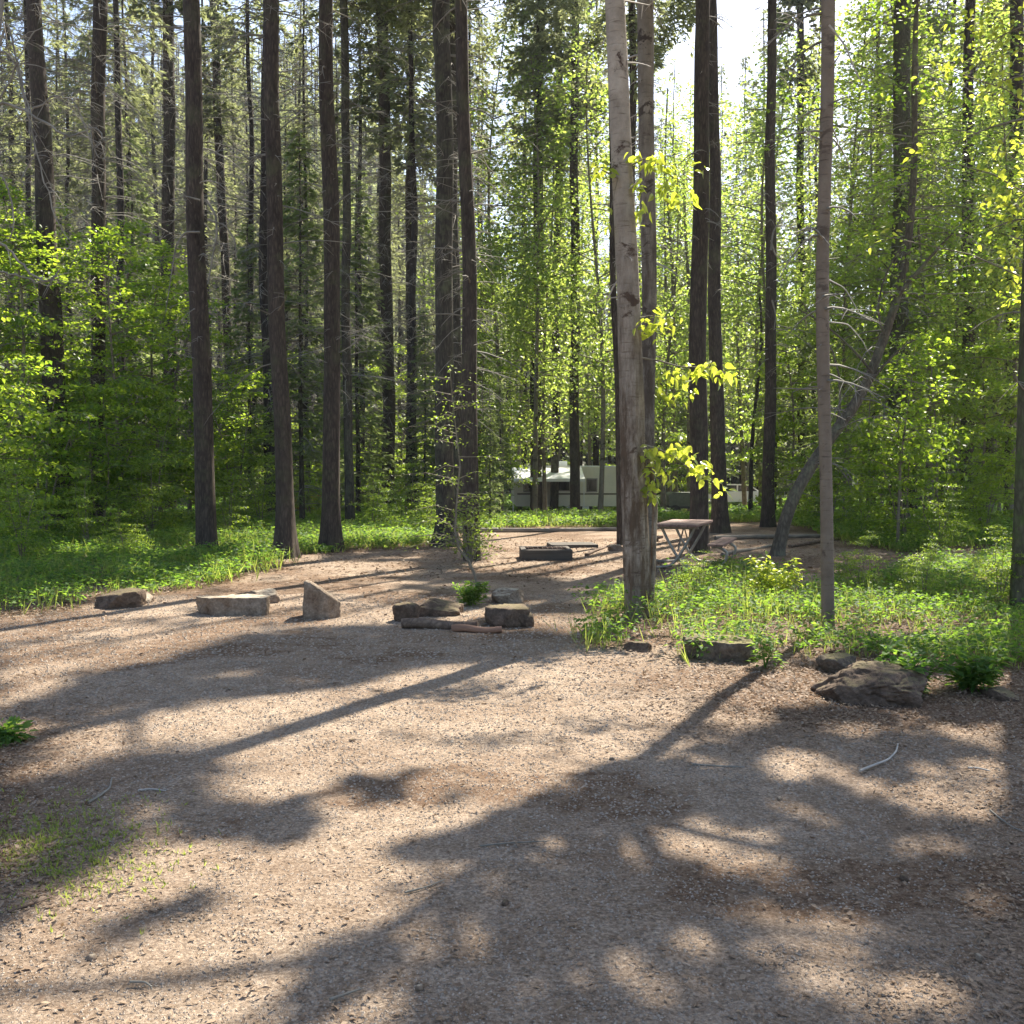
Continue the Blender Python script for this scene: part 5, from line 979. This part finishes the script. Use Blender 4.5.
# ------------------------------------------------------------ ground cover
def scatter_green(n, y0, y1, jit, xl=None):
    y = rng.uniform(y0, y1, n); x = rng.uniform(-1, 1, n) * (VIEWX(y) + 1.2); k = is_green(x, y, jit); x = x[k]; y = y[k]
    d = fbm(x * .9, y * .9, 91, 3); k = rng.uniform(size=len(x)) < sstep(.28, .5, d) * .85 + .15; return x[k], y[k]
def cover(y0, y1, nplants, nleaf, leaf, hmin, hmax, name, lab, jit=.8, mk='herb'):
    x, y = scatter_green(nplants, y0, y1, jit); n = len(x); z = ter(x, y); hm = hmin + (hmax - hmin) * fbm(x * .8, y * .8, 55, 3) ** 1.2 * 1.5; H = hm * rng.uniform(.6, 1.2, n); g = Geo()
    a = rng.uniform(0, 6.28, (n, nleaf)); rad = rng.uniform(.02, .16, (n, nleaf)) * (H[:, None] / .2) ** .5; lz = H[:, None] * rng.uniform(.35, 1, (n, nleaf))
    C = np.stack([x[:, None] + np.cos(a) * rad, y[:, None] + np.sin(a) * rad, z[:, None] + lz], -1).reshape(-1, 3); D = np.stack([np.cos(a), np.sin(a), rng.uniform(-.5, .5, a.shape)], -1).reshape(-1, 3)
    L = leaf * rng.uniform(.55, 1.3, len(C)); (ovals if y1 < 22 else kites)(g, C, D, leafN(len(C), .5), L, L * rng.uniform(.5, .8, len(C)), 0)
    s = n; kites(g, np.stack([x, y, z - .02], 1), np.stack([rng.normal(size=n) * .1, rng.normal(size=n) * .1, np.ones(n)], 1), unit(np.stack([rng.normal(size=n), rng.normal(size=n), 0 * x], 1)), H * .95, .006, 0, 0)
    # grasses
    m = int(n * 1.1); i = rng.integers(0, n, m); b = np.stack([x[i] + rng.normal(size=m) * .12, y[i] + rng.normal(size=m) * .12, z[i] - .01], 1)
    for q in range(3): kites(g, b, np.stack([rng.normal(size=m) * .35, rng.normal(size=m) * .35, np.ones(m)], 1), rdir(m, 0, .2), rng.uniform(.6, 1.3, m) * np.clip(H[i], .08, .4), .009 if y1 < 22 else .02, 1, 0)
    o = bpy.data.objects.new(name, g.mesh(name, [M[mk], M['grass']], False)); COL.objects.link(o); o['kind'] = 'stuff'; o['label'] = lab; o['category'] = 'ground cover'
cover(8, 14, 5200, 11, .055, .08, .30, 'ground_cover', 'low leafy herbs and grass covering the patch round the birch')
cover(14, 24, 15000, 10, .07, .12, .34, 'ground_cover', 'low green plants covering the ground between boulders and conifers')
cover(24, 40, 24000, 8, .10, .15, .38, 'ground_cover', 'bright green undergrowth beyond the first row of conifers')
cover(40, 75, 26000, 7, .17, .18, .5, 'ground_cover', 'far undergrowth on the forest floor behind the caravan')
# sparse weeds on the pad at the lower left
n = 900; u = rng.normal(60, 55, n); v = rng.normal(850, 28, n); k = (v > 790) & (u > -40); P3 = np.array([gnd(a, b) for a, b in zip(u[k], v[k])]); n = len(P3); g = Geo()
for q in range(3): kites(g, P3 - [0, 0, .005], np.stack([rng.normal(size=n) * .6, rng.normal(size=n) * .6, np.ones(n)], 1), rdir(n, 0, .2), rng.uniform(.02, .045, n), .005, 0, 0)
o = bpy.data.objects.new('thin_grass', g.mesh('thin_grass', [M['grass']], False)); COL.objects.link(o); o['kind'] = 'stuff'; o['label'] = 'thin short grass in the dirt at the lower left'; o['category'] = 'grass'

# ------------------------------------------------------------ litter and gravel chips on the ground
def gz(x, y): return ter(x, y) + .035 * (fbm(x * 1.7, y * 1.7, 41) - .5) * np.exp(-((y - 8) / 14) ** 2)
def litter_amt(x, y):
    u, v = proj(x, y, 0 * x); gr = is_green(x, y, 1.)
    a = .07 + .5 * gr + .55 * sstep(200, -40, u) * sstep(650, 740, v) * sstep(960, 860, v) + 1.3 * sstep(560, 760, u) * sstep(775, 700, v) * sstep(630, 670, v) + .3 * sstep(850, 1024, u) + .35 * sstep(590, 560, v)
    return np.clip(a * (.3 + 1.4 * fbm(x * 1.4, y * 1.4, 13, 4)), 0, 1)
n = 300000; y = 2.5 * (24 / 2.5) ** rng.uniform(size=n); x = rng.uniform(-1, 1, n) * VIEWX(y); k = rng.uniform(size=n) < litter_amt(x, y); x = x[k]; y = y[k]; n = len(x)
g = Geo(); L = rng.uniform(.012, .045, n) * np.clip(y / 7, .8, 2.0); kites(g, np.stack([x, y, gz(x, y) + rng.uniform(.001, .012, n)], 1), np.stack([rng.normal(size=n), rng.normal(size=n), rng.uniform(-.05, .3, n)], 1), leafN(n, .4), L, L * rng.uniform(.15, .6, n), 0)
o = bpy.data.objects.new('leaf_litter', g.mesh('leaf_litter', [M['litter']], False)); COL.objects.link(o); o['kind'] = 'stuff'; o['label'] = 'dry brown leaves and bark bits scattered on the ground'; o['category'] = 'leaf litter'
n = 95000; y = 2.5 * (13 / 2.5) ** rng.uniform(size=n); x = rng.uniform(-1, 1, n) * VIEWX(y); k = rng.uniform(size=n) > litter_amt(x, y) * .8; x = x[k]; y = y[k]; n = len(x)
s = rng.uniform(.0025, .007, n) * np.clip(y / 4, .9, 2.2); z = gz(x, y); a = rng.uniform(0, 6.28, n); c, s_ = np.cos(a), np.sin(a); e = rng.uniform(.6, 1.6, n)
V = np.stack([np.stack([x + c * s * e, y + s_ * s * e, z], 1), np.stack([x - s_ * s, y + c * s, z], 1), np.stack([x - c * s * e, y - s_ * s * e, z], 1), np.stack([x + s_ * s, y - c * s, z], 1), np.stack([x + c * s * .2, y + s_ * s * .2, z + s * rng.uniform(.5, 1., n)], 1)], 1)
b = np.arange(n)[:, None] * 5; g = Geo(); g.add(V.reshape(-1, 3), np.concatenate([b + [[0, 1, 4]], b + [[1, 2, 4]], b + [[2, 3, 4]], b + [[3, 0, 4]]]))
o = bpy.data.objects.new('gravel', g.mesh('gravel', [M['chip']], False)); COL.objects.link(o); o['kind'] = 'stuff'; o['label'] = 'fine loose gravel chips on the bare ground'; o['category'] = 'gravel'
# twigs one can pick up
def twig(pts_, w, matk, lab, nm='fallen_twig'):
    q = np.array([gnd(*p) for p in pts_]); B = q[0].copy(); q = q - B; n = len(q); ti = np.linspace(0, n - 1, n * 4); Q = np.stack([np.interp(ti, range(n), q[:, k]) for k in range(3)], 1); Q[1:-1] = (Q[:-2] + Q[1:-1] * 2 + Q[2:]) / 4
    rr = w / 2 * B[1] / FPX; Q[:, 2] += rr * .9 + .006; g = Geo(); tube(g, Q, np.linspace(1, .5, len(Q)) * rr, 6, 0, bark=.1, seed=int(pts_[0][0])); single(nm, g.mesh(nm, [M[matk]]), B, lab, 'twig')
twig([(860, 773), (872, 768), (888, 762), (896, 754), (898, 746)], 3, 'paletwig', 'pale curved twig on the shaded dirt below the large dark boulder')
twig([(968, 770), (978, 770), (990, 773)], 2.5, 'paletwig', 'short pale twig on the dirt near the right edge')
twig([(990, 812), (1002, 822), (1014, 830), (1024, 834)], 2, 'twig', 'thin twig running off the right edge of the foreground')
twig([(88, 805), (100, 798), (110, 790), (112, 780)], 3, 'twig', 'bent twig on the shaded dirt at the left')
twig([(138, 793), (150, 791), (166, 793)], 2.5, 'paletwig', 'short straight pale twig right of the bent one at the left')
twig([(405, 895), (425, 890), (445, 882)], 2.5, 'twig', 'brown twig on the gravel left of the middle')
twig([(330, 1003), (350, 996), (362, 992)], 4, 'twig', 'short thick brown twig at the bottom left of the middle')
twig([(130, 985), (145, 985), (152, 990)], 3, 'twig', 'tiny dark twig on the pale gravel at the lower left')
twig([(8, 915), (30, 908), (52, 900)], 4, 'logbark', 'dark bark stick at the lower left edge')
twig([(480, 848), (510, 845), (550, 843)], 2, 'twig', 'thin straight twig in the middle of the foreground')
twig([(690, 766), (720, 768), (745, 769)], 2, 'twig', 'thin twig in the shade left of the pale curved twig')
twig([(960, 565), (985, 590), (975, 600)], 3, 'paletwig', 'bleached forked stick lying in the right green patch')
twig([(938, 556), (950, 566), (962, 577)], 4, 'paletwig', 'pale stick lying on the shaded litter before the right conifers')
twig([(880, 606), (930, 600), (970, 598), (1000, 585)], 3, 'paletwig', 'long bleached stick lying across the right green plants')
